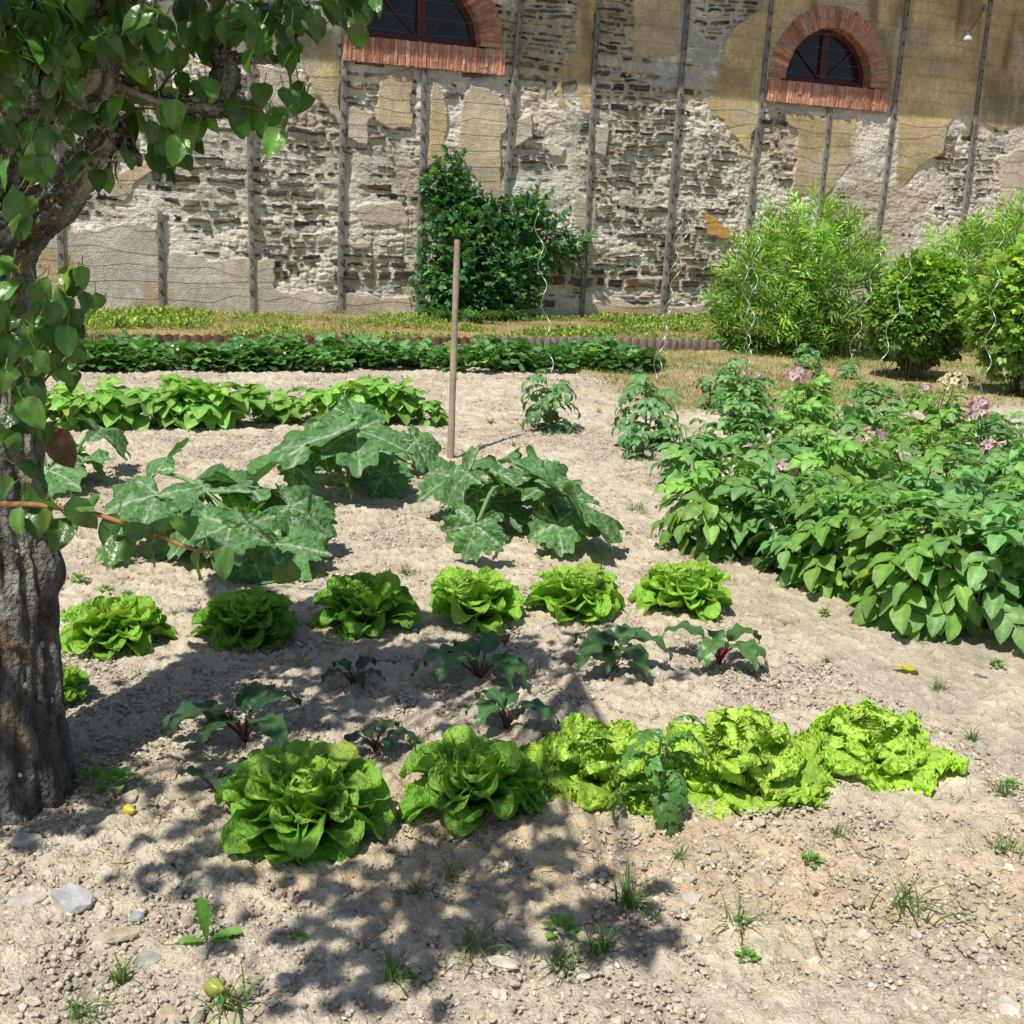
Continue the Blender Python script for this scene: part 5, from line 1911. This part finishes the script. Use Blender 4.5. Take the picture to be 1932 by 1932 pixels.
for i, (x, y, s, lab) in enumerate(bw):
    if s == 0:
        continue
    p = G(x, y)
    o = bpy.data.objects.new('broadleaf_weed', BROAD[i % 2])
    C.objects.link(o)
    o.location = (p[0], p[1], gz(p))
    o.rotation_euler = (0, 0, i * 2.3)
    o.scale = (s * 0.45, s * 0.45, s * 0.45)
    tag(o, lab, 'weed', 'single broad-leaved weeds')
# dandelion-like weed with an upright toothed leaf
p = G(390, 1778)
mb = MB()
dl = strip_leaf(14, 3, lambda u: obov(u * 0.98) * (1 + 0.35 * np.sin(38 * u)), 1, 0.19, 1.45, 0.25, 0.3, 0, 0, 1, 5, 0, 1.3)
dl2 = strip_leaf(12, 3, lambda u: obov(u * 0.98) * (1 + 0.3 * np.sin(32 * u)), 1, 0.22, 0.5, 0.7, 0.3, 0, 0, 1, 6, 0, 1.3)
scatter(mb, dl, np.stack([Rz(0.5)]), np.zeros((1, 3)), 0.10, (0.15, 0.33, 0.06))
scatter(mb, dl2, np.stack([Rz(-1.6), Rz(-2.0), Rz(1.5)]), np.zeros((3, 3)), np.array([0.075, 0.05, 0.06]), (0.17, 0.36, 0.07))
o = mb.build('thistle_seedling', M['leaf'])
o.location = p
tag(o, 'bright green weed with one upright toothed leaf at the lower left', 'weed')

# ------------------------------------------------------------------ stones
def stone(x, y, w_, d_, h_, label, colr, seed, rz=0.0, grp=None, cat='stone'):
    rg = np.random.default_rng(seed)
    p = G(x, y)
    v = ico2_v.copy()
    for _ in range(7):
        nrm = rg.normal(size=3)
        nrm /= np.linalg.norm(nrm)
        lim = rg.uniform(0.55, 0.85)
        dd = v @ nrm
        v = v - np.maximum(0, dd - lim)[:, None] * nrm[None]
    v[:, 2] = np.clip(v[:, 2], -0.6, 0.55)
    v = v * (1 + 0.05 * rg.normal(size=(len(v), 1)))
    dist = (p - EYE) @ _f
    k = dist / FOC
    v = v * np.array([w_ * k / 1.5, d_ * k / 1.5, h_ * k])
    v = v @ Rx(rg.normal(0, 0.12)).T @ Rz(rz - YAW).T
    mb = MB()
    mb.add(v, ico2_f, np.asarray(colr)[None] * rg.uniform(0.9, 1.08, (len(v), 1)))
    o = mb.build('stone', M['stone'], None, smooth=False)
    o.location = (p[0], p[1], gz(p) + h_ * k * 0.22)
    tag(o, label, cat, grp)


SLATE, LIME, BEIGE = (0.42, 0.42, 0.41), (0.52, 0.47, 0.40), (0.45, 0.37, 0.27)
stone(138, 1702, 70, 62, 24, 'large pale grey slate stone at the lower left, biggest on the soil', SLATE, 1, 0.1)
stone(56, 1702, 62, 34, 16, 'flat tilted beige stone left of the large slate one', LIME, 2, 0.5)
stone(50, 1588, 46, 36, 16, 'pale stone under the tree shade at the left edge', LIME, 3, 0.2)
stone(653, 1735, 42, 34, 14, 'bluish slate stone inside the tree shadow', (0.24, 0.255, 0.275), 4, 0.2)
stone(702, 1725, 24, 22, 14, 'round grey pebble right of the bluish slate stone', (0.36, 0.34, 0.32), 5)
stone(222, 1768, 70, 30, 16, 'long narrow beige stone below the large slate one', BEIGE, 6, 0.35)
stone(276, 1815, 42, 44, 10, 'flat grey-green stone behind a thin grass tuft', (0.36, 0.36, 0.30), 7, 0.8)
stone(533, 1855, 26, 22, 16, 'smooth whitish pebble near the bottom edge', (0.5, 0.48, 0.45), 8)
stone(258, 1732, 22, 22, 12, 'small blue-grey pebble right of the large slate stone', (0.36, 0.38, 0.40), 9)
stone(945, 1822, 52, 26, 14, 'white angular stone below the tree shadow', (0.58, 0.52, 0.42), 10, -0.3)
stone(1303, 1698, 32, 26, 16, 'pale rounded stone right of the shadow tip', LIME, 11)
stone(1300, 1662, 26, 22, 14, 'second pale pebble just behind the rounded one', LIME, 12)
stone(1490, 1172, 34, 24, 14, 'beige stone between the last back lettuce and the potatoes', BEIGE, 13, 0.2)
stone(245, 1508, 26, 20, 12, 'beige stone in the light left of the biggest lettuce', BEIGE, 14)
stone(425, 1565, 24, 30, 12, 'grey stone standing in the tree shade left of the lettuce', (0.36, 0.36, 0.36), 15, 0.5)
stone(440, 1830 - 60, 20, 14, 8, 'small dark clod below the dandelion-like weed', (0.10, 0.07, 0.07), 16)
stone(540, 1795 - 220, 26, 20, 14, 'light pebble in the dappled light below the lettuce', LIME, 17)
stone(1905, 1905, 34, 40, 20, 'whitish stone in the bottom right corner', (0.6, 0.55, 0.47), 18)
stone(1000, 1690 + 25, 24, 16, 10, 'pale pebble on the shadow edge below the dappled lettuce', LIME, 19)
stone(1100, 1700 + 145, 24, 16, 10, 'white pebble between two grass tufts near the bottom', (0.6, 0.55, 0.47), 20)
stone(455, 1925, 46, 30, 16, 'beige clod stone at the bottom edge by the fallen pear', BEIGE, 21)
stone(320, 1950 - 30, 40, 26, 14, 'beige stone at the bottom left edge', BEIGE, 22)
stone(1850, 1295 - 20, 20, 14, 8, 'grey chip under the front right potatoes', (0.4, 0.38, 0.33), 23)
rg = np.random.default_rng(99)
for i in range(46):
    x, y = rg.uniform(20, 1900), rg.uniform(1560, 1925)
    s = rg.uniform(11, 24)
    stone(x, y, s, s * rg.uniform(0.6, 1), s * 0.55, 'small pale stone lying loose on the bare soil in front', np.array(LIME) * rg.uniform(0.75, 1.1) if rg.random() < 0.6 else np.array(BEIGE) * rg.uniform(0.8, 1.1), 200 + i, rg.uniform(0, 3), 'small loose stones on the soil')

# bits of straw and dead stalks on the warm trodden strip
rg = np.random.default_rng(97)
mb = MB()
n = 900
lx = rg.uniform(-0.6, 2.6, n)
ly = 2.75 - 0.40 * lx + rg.normal(0, 0.32, n)
k = fbm(lx * 2 + 3, ly * 2, 2, 47) > 0.45
lx, ly = lx[k], ly[k]
n = len(lx)
flat = strip_leaf(4, 3, blade, 1, 0.035, 0.15, 0.3, 0.3)
scatter(mb, flat, np.stack([Rz(a) @ Rx(rg.normal(0, 0.15)) for a in rg.uniform(0, 6.28, n)]), np.stack([lx, ly, gbase(lx, ly) + 0.006], -1), rg.uniform(0.02, 0.07, n), greens((0.52, 0.40, 0.22), n, rg, 0.3))
tag(mb.build('straw_litter', M['grass']), 'short bits of dry straw strewn over the warm brown bare soil in front', 'straw', kind='stuff')

# fallen pears
PEAR_PROF = [(0.0, -0.5), (0.22, -0.47), (0.36, -0.36), (0.42, -0.2), (0.40, -0.02), (0.30, 0.18), (0.19, 0.34), (0.13, 0.45), (0.06, 0.5), (0.0, 0.5)]


def pear_geo(mb, c, s, R, colr, rg):
    ns = 14
    vv, cc = [], []
    for (r_, z_) in PEAR_PROF:
        for k in range(ns):
            a = 2 * PI * k / ns
            vv.append((r_ * math.cos(a) * s, r_ * math.sin(a) * s, z_ * s))
            cc.append(np.array(colr) * (1 + 0.25 * math.sin(a + 1)))
    ff = [(k * ns + q, k * ns + (q + 1) % ns, (k + 1) * ns + (q + 1) % ns, (k + 1) * ns + q) for k in range(len(PEAR_PROF) - 1) for q in range(ns)]
    mb.add(np.array(vv) @ R.T + c, ff, np.array(cc))
    tube(mb, np.array([(0, 0, 0.48 * s), (0.03 * s, 0, 0.62 * s), (0.09 * s, 0, 0.8 * s)]) @ R.T + c, [0.0016, 0.0014, 0.0018], 5, (0.12, 0.08, 0.04))


for (x, y, s, lab, colr) in ((408, 1880, .045, 'small green windfall pear lying behind a grass tuft at the bottom', (0.30, 0.36, 0.06)), (245, 1540, .038, 'small yellow windfall pear on the soil in front of the trunk', (0.52, 0.46, 0.04))):
    p = G(x, y)
    mb = MB()
    pear_geo(mb, np.zeros(3), s, Rz(0.6) @ Rx(1.35), colr, rng)
    o = mb.build('fallen_pear', M['fruit'])
    o.location = (p[0], p[1], gz(p) + s * 0.42)
    tag(o, lab, 'pear')
# fallen yellow leaf
p = G(1712, 1272)
mb = MB()
for q in range(3):
    scatter(mb, LF_POT[q], np.stack([Rz(-1.2 + q * 0.7)]), np.zeros((1, 3)), 0.07, (0.62, 0.60, 0.06))
o = mb.build('fallen_leaf', M['leaf'])
o.location = (p[0], p[1], gz(p) + 0.015)
tag(o, 'yellowed fallen potato leaf on the soil in front of the potatoes', 'leaf')

# ------------------------------------------------------------------ the pear tree
p = G(2, 1497)
TB = np.array([p[0], p[1], gz(p)])
TD = float((TB - EYE) @ _f)
tree = thing('pear_tree', 'old pear tree with lichen-covered bark and hanging glossy leaves at the left edge', 'tree', tuple(TB))
print('tree distance', TD)


def limb(mb, pts, rad, seg, amp, seed, n, lichen=0.3, knobs=0.0):
    pts = spline(pts, n)
    rad = np.interp(np.linspace(0, 1, n), np.linspace(0, 1, len(rad)), rad)
    t = np.gradient(pts, axis=0)
    ln = np.concatenate([[0], np.cumsum(np.linalg.norm(np.diff(pts, axis=0), axis=1))])
    t /= np.linalg.norm(t, axis=1, keepdims=True)
    a = np.linspace(0, 2 * PI, seg, endpoint=False)
    x = np.cross([0.3, 1.0, 0.1], t[0])
    V, Cc = [], []
    for i in range(n):
        x = x - t[i] * (x @ t[i])
        x /= np.linalg.norm(x)
        y = np.cross(t[i], x)
        A = a * 1.0
        ca, sa = np.cos(A), np.sin(A)
        # vertical furrows and plates
        fu = fbm(A * 7 / 1.0 + seed + 0.4 * np.sin(ln[i] * 9), np.full(seg, ln[i] * 5.0 + seed), 3, 51)
        fu = fu * (1 - 0) + 0
        pl = billow(ca * 3.2 + sa * 1.1 + seed, np.full(seg, ln[i] * 7.0) + sa * 2.2, 3, 55)
        bump = amp * ((fu - 0.5) * 1.3 + (pl - 0.5) * 0.9)
        kn = knobs * np.maximum(0, fbm(ca * 1.1 + 20 + seed, np.full(seg, ln[i] * 4.0) + sa * 1.1, 2, 57) - 0.55) * 4
        r = rad[i] * (1 + bump + kn)
        V.append(pts[i] + r[:, None] * (ca[:, None] * x + sa[:, None] * y))
        li = sstep(0.5, 0.66, fbm(ca * 2.5 + seed + 5, np.full(seg, ln[i] * 9.0) + sa * 2.5, 3, 59)) * lichen
        orange = sstep(0.62, 0.72, fbm(ca * 2 + seed + 15, np.full(seg, ln[i] * 6.0) + sa * 2, 3, 63)) * lichen
        dk = np.clip(0.45 + 1.1 * (pl * 0.6 + fu * 0.6 - 0.25), 0.25, 1.3)
        c = np.array([0.130, 0.120, 0.108])[None] * dk[:, None]
        c = c * (1 - li[:, None]) + np.array([0.32, 0.32, 0.28])[None] * (0.6 + 0.5 * dk)[:, None] * li[:, None]
        c = c * (1 - 0.6 * orange[:, None]) + np.array([0.20, 0.10, 0.025])[None] * 0.6 * orange[:, None]
        Cc.append(c)
    i = np.arange(n - 1)[:, None] * seg + np.arange(seg)[None]
    j = np.arange(n - 1)[:, None] * seg + (np.arange(seg)[None] + 1) % seg
    f = np.stack([i.ravel(), j.ravel(), j.ravel() + seg, i.ravel() + seg], 1)
    V = np.concatenate(V) - TB
    mb.add(V, f, np.concatenate(Cc))
    # cap
    e = (n - 1) * seg
    mb.add(np.vstack([V[e:e + seg], pts[-1] - TB]), [[q, (q + 1) % seg, seg] for q in range(seg)], Cc[-1][0])
    return pts


def P(x, y, d=None):
    return at_d(x, y, TD if d is None else d)


mb = MB()
tr_pts = [TB + np.array([0, 0, -0.06]), P(-4, 1400), P(-15, 1180), P(-24, 1000), P(-32, 850), P(-38, 650), P(-42, 480), P(-44, 330), P(-60, 120), P(-60, -150)]
limb(mb, tr_pts, [0.180, 0.160, 0.153, 0.148, 0.138, 0.132, 0.130, 0.135, 0.11, 0.09], 160, 0.17, 3, 300, 0.5, 0.05)
# burr on the right side of the trunk
limb(mb, [P(46, 1000), P(74, 1050, TD - 0.01), P(82, 1090, TD - 0.01), P(60, 1160)], [0.03, 0.052, 0.050, 0.03], 40, 0.2, 9, 26, 0.1, 0.1)
mb.build('trunk', M['bark'], tree)
LIMBS = [
    ([P(-30, 520), P(40, 430, TD - .05), P(110, 370, TD - .12), P(160, 310, TD - .2), P(200, 258, TD - .26), P(214, 225, TD - .28)], [0.09, 0.062, 0.055, 0.045, 0.035, 0.026], 1),
    ([P(208, 232, TD - .28), P(228, 262, TD - .3), P(258, 305, TD - .33)], [0.026, 0.022, 0.013], 2),
    ([P(-40, 330), P(20, 210, TD - .1), P(75, 185, TD - .2), P(125, 178, TD - .28), P(172, 158, TD - .34), P(192, 110, TD - .38), P(205, 40, TD - .42), P(225, -60, TD - .46)], [0.10, 0.075, 0.062, 0.056, 0.05, 0.042, 0.035, 0.028], 3),
    ([P(-30, 200), P(30, 80, TD - .2), P(80, 60, TD - .3), P(150, 50, TD - .4), P(240, -30, TD - .5)], [0.07, 0.05, 0.045, 0.035, 0.03], 4),
    ([P(182, 140, TD - .36), P(260, 178, TD - .30), P(340, 196, TD - .25), P(405, 200, TD - .22), P(438, 205, TD - .2)], [0.030, 0.020, 0.020, 0.032, 0.020], 5),
    ([P(405, 200, TD - .22), P(425, 150, TD - .22), P(418, 105, TD - .22), P(405, 75, TD - .22), P(390, 40, TD - .22)], [0.026, 0.038, 0.030, 0.012, 0.007], 6),
    ([P(418, 108, TD - .22), P(480, 112, TD - .25), P(535, 112, TD - .28)], [0.016, 0.008, 0.006], 7),
    ([P(-40, 330), P(-150, 150, TD + .1), P(-280, -60, TD + .2)], [0.09, 0.07, 0.05], 8),
    ([P(225, -60, TD - .46), P(260, -260, TD - .55), P(330, -480, TD - .7), P(430, -640, TD - .85)], [0.028, 0.024, 0.018, 0.010], 9),
    ([P(-60, -100), P(0, -350, TD - .2), P(120, -600, TD - .5), P(220, -850, TD - .8)], [0.09, 0.06, 0.045, 0.02], 10),
    ([P(-280, -60, TD + .2), P(-420, -300, TD + .1), P(-450, -600, TD - .2)], [0.05, 0.035, 0.015], 11),
]
tips = []
for pts, rad, s in LIMBS:
    mb = MB()
    n = max(24, int(90 * rad[0] / 0.06)) if s < 8 else 40
    rad = [r_ * 0.86 for r_ in rad]
    q = limb(mb, pts, rad, 64 if rad[0] > 0.04 else 28, 0.42, s * 7 + 1, n * 2, 0.85, 0.26)
    mb.build('limb', M['bark'], tree)
    tips.append(q)

# crusts of lichen on the limbs and the trunk
rgl = np.random.default_rng(78)
mb = MB()
for q_, (pts_, rad_, s_) in list(zip(tips[:8], LIMBS[:8])) + [(spline(tr_pts, 60), (None, [0.16, 0.15, 0.14, 0.132], 0))]:
    nq = len(q_)
    cnt = 420 if rad_[0] > 0.04 else 160
    for k_ in range(cnt):
        i_ = int(rgl.integers(nq))
        r_ = np.interp(i_ / nq, np.linspace(0, 1, len(rad_)), rad_)
        o_ = rgl.normal(size=3)
        tt = q_[min(i_ + 1, nq - 1)] - q_[max(i_ - 1, 0)]
        tt = tt / np.linalg.norm(tt)
        o_ = o_ - tt * (o_ @ tt)
        o_ /= np.linalg.norm(o_)
        sz = rgl.uniform(0.003, 0.008)
        u_ = rgl.random()
        cl_ = np.array([0.24, 0.25, 0.22]) if u_ < 0.6 else (np.array([0.12, 0.11, 0.09]) if u_ < 0.88 else (np.array([0.32, 0.16, 0.03]) if u_ < 0.96 else np.array([0.34, 0.34, 0.29])))
        v_ = ico_v * rgl.uniform(0.6, 1.3, (12, 1)) * sz
        B_ = basis(tt, o_)
        v_ = (v_ * np.array([1, 1.2, 0.6])) @ B_.T + q_[i_] + o_ * r_ * rgl.uniform(0.98, 1.12) - TB
        mb.add(v_, ico_f, cl_ * rgl.uniform(0.7, 1.15))
lc = mb.build('lichen', M['bark'], tree, smooth=False)
lc['kind'] = 'stuff'

# leaves
PT = [strip_leaf(8, 7, lambda u: np.sin(PI * np.clip(u, 0, 1) ** 0.68) ** 0.72 * (1 - 0.12 * u), 1, 0.36, 0.1, 0.5 + 0.4 * (s % 2), 0.18 + 0.1 * (s % 3), 0, 0.035, 1.4, s + 90, 0.05 * (s - 2), 1.18) for s in range(5)]
lv, tw = MB(), MB()
rg = np.random.default_rng(77)


def pear_leaf(pos, size=0.08, d=None, up=None, bright=1.0, twig_from=None, k=None):
    if d is None:
        a = rg.uniform(0, 2 * PI)
        d = np.array([math.cos(a) * 0.6, math.sin(a) * 0.6, rg.uniform(-1.3, 0.15)])
    if up is None:
        up = np.array([rg.normal(0, 0.5), rg.normal(-0.3, 0.5), 1.0])
    d = np.asarray(d, float)
    R = basis(d, up)
    s = size * rg.uniform(0.65, 1.08)
    y = d / np.linalg.norm(d)
    start = np.asarray(pos) - y * s * 0.5
    c = greens((0.072, 0.16, 0.032), 1, rg, 0.5, 0.08) * bright
    scatter(lv, PT[int(rg.integers(5)) if k is None else k], R[None], (start - TB)[None], s, c)
    e = start - y * 0.022 + np.array([0, 0, 0.006])
    tube(tw, spline([start, start - y * 0.012 + np.array([0, 0, 0.002]), e], 4) - TB, 0.0013, 4, (0.22, 0.26, 0.08), False)
    return e


def at_leaf(x, y, dd=-0.25, size=0.085, tx=None, ty=None, bright=1.0):
    """a leaf in the middle of which (x, y) lies; its tip points towards (tx, ty)"""
    p_ = P(x, y, TD + dd)
    d = None
    if tx is not None:
        d = P(tx, ty, TD + dd + rg.normal(0, 0.02)) - p_
        d = d + rg.normal(0, 0.1, 3) * np.linalg.norm(d)
        up = -_f * 0.75 + np.array([0, 0, 0.65]) + rg.normal(0, 0.35, 3)
        return pear_leaf(p_, size, d, up, bright)
    return pear_leaf(p_, size, None, None, bright)


SEEN = [  # leaves one can make out: x, y -> tip x, y
    (25, 20, 10, 60), (45, 40, 55, 75), (88, 28, 80, 65), (105, 20, 100, 62), (150, 40, 140, 75), (160, 35, 175, 10), (215, 20, 200, 60), (240, 35, 262, 70), (262, 10, 270, 55), (285, 30, 280, 80),
    (232, 110, 232, 150), (200, 70, 190, 110), (270, 60, 265, 100), (292, 95, 306, 140), (260, 125, 268, 150), (340, 30, 350, 70), (352, 60, 345, 105), (362, 70, 370, 110), (385, 95, 380, 130), (418, 60, 410, 95),
    (432, 70, 440, 100), (450, 60, 458, 95), (395, 165, 402, 210), (345, 160, 345, 195), (310, 220, 322, 265), (300, 290, 308, 335), (352, 260, 362, 300), (374, 240, 380, 275), (165, 232, 140, 265), (240, 180, 230, 215), (255, 165, 262, 200),
    (250, 240, 260, 285), (285, 250, 292, 285), (205, 320, 190, 350), (220, 330, 215, 362), (300, 310, 312, 350), (320, 275, 325, 310), (440, 205, 455, 235), (455, 235, 465, 260), (470, 215, 480, 250), (500, 240, 510, 262), (512, 235, 500, 250),
    (545, 105, 535, 140), (550, 90, 570, 125), (545, 190, 555, 230), (560, 200, 552, 228), (535, 65, 540, 100), (560, 40, 575, 70), (590, 30, 600, 60), (600, 55, 606, 82), (625, 20, 640, 45), (650, 15, 668, 35), (680, 20, 695, 50), (700, 15, 715, 40),
    (482, 30, 490, 60), (510, 40, 500, 75), (495, 90, 480, 110), (480, 70, 470, 95), (440, 30, 450, 5), (410, 12, 395, 28), (455, 10, 465, -15),
    (38, 425, 42, 460), (8, 540, -10, 580), (12, 505, 30, 490), (148, 520, 150, 550), (75, 560, 85, 590), (100, 595, 110, 630), (60, 640, 80, 670), (130, 655, 140, 690), (85, 690, 110, 720), (40, 690, 30, 730), (128, 690, 150, 722),
    (62, 740, 80, 770), (20, 660, 15, 700), (22, 775, 20, 815), (60, 780, 75, 800), (10, 605, -5, 640), (55, 610, 45, 640), (95, 640, 120, 655), (140, 620, 150, 650), (160, 570, 165, 600), (30, 830, 35, 860), (85, 830, 110, 880), (5, 720, -5, 760),
    (5, 250, -10, 300), (10, 330, 0, 370), (40, 155, 40, 190), (10, 100, 30, 130), (70, 110, 80, 150), (-20, 600, -30, 640), (-15, 400, -30, 440)]
for (x, y, tx, ty) in SEEN:
    at_leaf(x, y, -0.28 + rg.normal(0, 0.06) - (0.0 if x < 250 else 0.05), 0.084, tx, ty, rg.choice([1, 1, 1, 1.35]))
    for j in range(2):
        ox, oy = rg.normal(0, 20), rg.normal(0, 20)
        at_leaf(x + ox, y + oy, -0.24 + rg.normal(0, 0.1), 0.074, tx + ox + rg.normal(0, 18), ty + oy + rg.normal(0, 10), rg.choice([0.9, 1, 1.2, 1.6]))
# fill the dense upper left corner and the lower bunch
for i in range(75):
    at_leaf(rg.uniform(-40, 300), rg.uniform(-30, 110), rg.uniform(-0.7, -0.45), 0.085)
for (x, y) in [(30, 200), (70, 150), (110, 215), (150, 190), (20, 260), (60, 300), (90, 330), (130, 300), (170, 250), (200, 200), (40, 380), (15, 150), (190, 90), (230, 60), (120, 120), (160, 110), (60, 90)]:
    for j in range(3):
        at_leaf(x + rg.normal(0, 18), y + rg.normal(0, 18), rg.uniform(-0.62, -0.36), 0.074, x + rg.normal(0, 30), y + 55, rg.choice([0.8, 1, 1.4]))
for i in range(120):
    at_leaf(rg.uniform(-60, 290), rg.uniform(-60, 125), rg.uniform(-0.62, 0.1), 0.090)
for i in range(34):
    at_leaf(rg.uniform(-50, 150), rg.uniform(530, 780), rg.uniform(-0.2, 0.3), 0.08)
for i in range(30):
    at_leaf(rg.uniform(300, 700), rg.uniform(-80, 60), rg.uniform(-0.4, 0.0), 0.08)
for i in range(26):
    at_leaf(rg.uniform(-60, 110), rg.uniform(100, 420), rg.uniform(-0.25, 0.3), 0.08)
# thin twigs between the bunches
for pts in ([(60, 820), (70, 740), (110, 690), (140, 660)], [(20, 760), (10, 640), (20, 540), (30, 470)], [(70, 700), (55, 640), (70, 590), (100, 560)], [(535, 112), (560, 70), (620, 40), (700, 15)], [(540, 112), (548, 150), (548, 190)],
            [(438, 205), (470, 200), (500, 215)], [(300, 175), (315, 150), (335, 130), (345, 108)], [(360, 100), (345, 60), (352, 30), (358, 0)], [(418, 100), (440, 60), (455, 10)], [(200, 250), (240, 215), (268, 205), (300, 205)], [(200, 270), (225, 278), (250, 275)]):
    q = np.array([P(x, y, TD - 0.25) for x, y in pts]) - TB
    tube(tw, spline(q, 14), np.linspace(0.0048, 0.0025, 14), 6, (0.20, 0.14, 0.07))

# the low branch in front of the squash
br = [(-60, 935), (0, 950), (60, 952), (110, 958), (175, 968), (255, 995), (300, 1010), (345, 1030), (390, 1042), (440, 1050)]
q = np.array([P(x, y, TD - 0.35 - 0.0004 * (x + 60)) for x, y in br]) - TB
tube(tw, spline(q, 30), np.linspace(0.0075, 0.004, 30), 8, (0.32, 0.16, 0.06))
for (x, y, tx, ty) in [(32, 985, 12, 1020), (65, 985, 68, 1018), (88, 985, 75, 1010), (60, 940, 88, 950), (68, 895, 100, 905), (112, 968, 125, 990), (155, 972, 170, 1000), (165, 950, 145, 935), (118, 1010, 112, 1035), (205, 1005, 190, 1045), (222, 1040, 200, 1070), (262, 1000, 290, 985), (278, 1050, 265, 1085), (350, 985, 362, 998),
                       (375, 1070, 372, 1105), (398, 1052, 402, 1085), (424, 1062, 430, 1090), (540, 1085, 530, 1105), (8, 922, -10, 925), (240, 1030, 225, 1060), (300, 995, 310, 980)]:
    at_leaf(x, y, -0.36 - 0.0004 * (x + 60) + rg.normal(0, 0.015), 0.092, tx, ty, rg.choice([1.0, 1.2, 1.6]))
# brown dead leaf by the trunk
c0 = P(108, 845, TD - 0.3)
scatter(lv, PT[1], basis(P(120, 900, TD - 0.3) - c0, -_f)[None], (c0 - TB - np.array([0, 0, -0.05]))[None], 0.11, (0.10, 0.045, 0.028))

# the crown above, out of which the shadow on the soil falls
SHADOW = [([(130, 1430), (420, 1440), (400, 1540), (130, 1520)], 50), ([(340, 1240), (1050, 1250), (1040, 1400), (480, 1420)], 112), ([(1040, 1195), (1440, 1210), (1380, 1285), (1040, 1290)], 34), ([(400, 1150), (760, 1120), (760, 1230), (420, 1250)], 40), ([(1000, 1120), (1180, 1140), (1170, 1200), (1000, 1200)], 12),
          ([(430, 1400), (740, 1400), (760, 1600), (460, 1600)], 62), ([(770, 1370), (1000, 1400), (1000, 1580), (800, 1580)], 34), ([(560, 1640), (820, 1610), (860, 1680), (720, 1800), (600, 1760)], 70), ([(760, 1590), (980, 1560), (1130, 1600), (1000, 1660)], 46),
          ([(720, 1670), (1010, 1650), (1000, 1790), (780, 1800)], 84), ([(940, 1700), (1240, 1690), (1230, 1820), (1030, 1830)], 44), ([(540, 1800), (800, 1780), (800, 1840), (620, 1890)], 46), ([(200, 1620), (330, 1610), (330, 1690), (210, 1720)], 14), ([(270, 1690), (400, 1670), (400, 1740), (280, 1770)], 12),
          ([(0, 1510), (170, 1500), (190, 1560), (0, 1580)], 26), ([(360, 1540), (560, 1580), (520, 1630), (380, 1590)], 8)]


def in_poly(poly):
    xs2, ys2 = [q[0] for q in poly], [q[1] for q in poly]
    while True:
        x, y = rg.uniform(min(xs2), max(xs2)), rg.uniform(min(ys2), max(ys2))
        if poly_sd(np.array([x]), np.array([y]), poly)[0] > 0:
            return x, y


crown_pts = []
for poly, cnt in SHADOW:
    k = 0
    while k < cnt:
        x, y = in_poly(poly)
        g0 = G(x, y)
        # leaves hang in little bunches
        hgt = rg.uniform(2.15, 3.0)
        cpt = g0 - SUN * (hgt / -SUN[2])
        fr_ = cpt - EYE
        dd = fr_ @ _f
        if dd > 0.1:
            sx2 = (fr_ @ _r) / dd * FOC + HALF
            sy2 = -(fr_ @ _u) / dd * FOC + HALF
            if sx2 > -40 and sy2 > -60 and sx2 < 1990:
                cpt = g0 - SUN * ((hgt + 1.0) / -SUN[2])
        crown_pts.append(cpt)
        for j in range(int(rg.integers(3, 6))):
            pear_leaf(cpt + rg.normal(0, 0.06, 3), 0.098)
            k += 0.95
# bunches over the trunk and the limbs keep the bark in the shade
for q_ in tips[:8] + [spline(tr_pts[1:9], 40)]:
    for j in range(0, len(q_), max(1, len(q_) // 26)):
        for rep_ in range(2):
            hh = rg.uniform(0.45, 1.3)
            c_ = q_[j] - SUN * (hh / -SUN[2]) + rg.normal(0, 0.09, 3)
            dd = (c_ - EYE) @ _f
            if dd > 0.2 and -((c_ - EYE) @ _u) / dd * FOC + HALF < -40 or ((c_ - EYE) @ _r) / max(dd, 0.2) * FOC + HALF < -60:
                pear_leaf(c_, 0.098)
# branches through the crown
crown_pts = np.array(crown_pts)
hub = crown_pts.mean(0)
order = rg.permutation(len(crown_pts))[:60]
roots = np.concatenate([q[-6:] for q in tips[8:]])
for i in order:
    c_ = crown_pts[i]
    r0 = roots[np.argmin(np.linalg.norm(roots - c_, axis=1))]
    mid = (r0 + c_) / 2 + rg.normal(0, 0.05, 3) + np.array([0, 0, 0.06])
    tube(tw, spline([r0, mid, c_], 10) - TB, np.linspace(0.009, 0.003, 10), 5, (0.12, 0.09, 0.06))
lv.build('crown', M['pear_leaf'], tree)
tw.build('twigs', M['twig'], tree)
for (x, y, s) in ((375, 18, .05), (60, 805, .04), (30, 560, .035)):
    mb = MB()
    pear_geo(mb, P(x, y, TD - 0.3) - TB, s, Rx(PI + 0.2), (0.11, 0.10, 0.05), rng)
    mb.build('fruit', M['fruit'], tree)
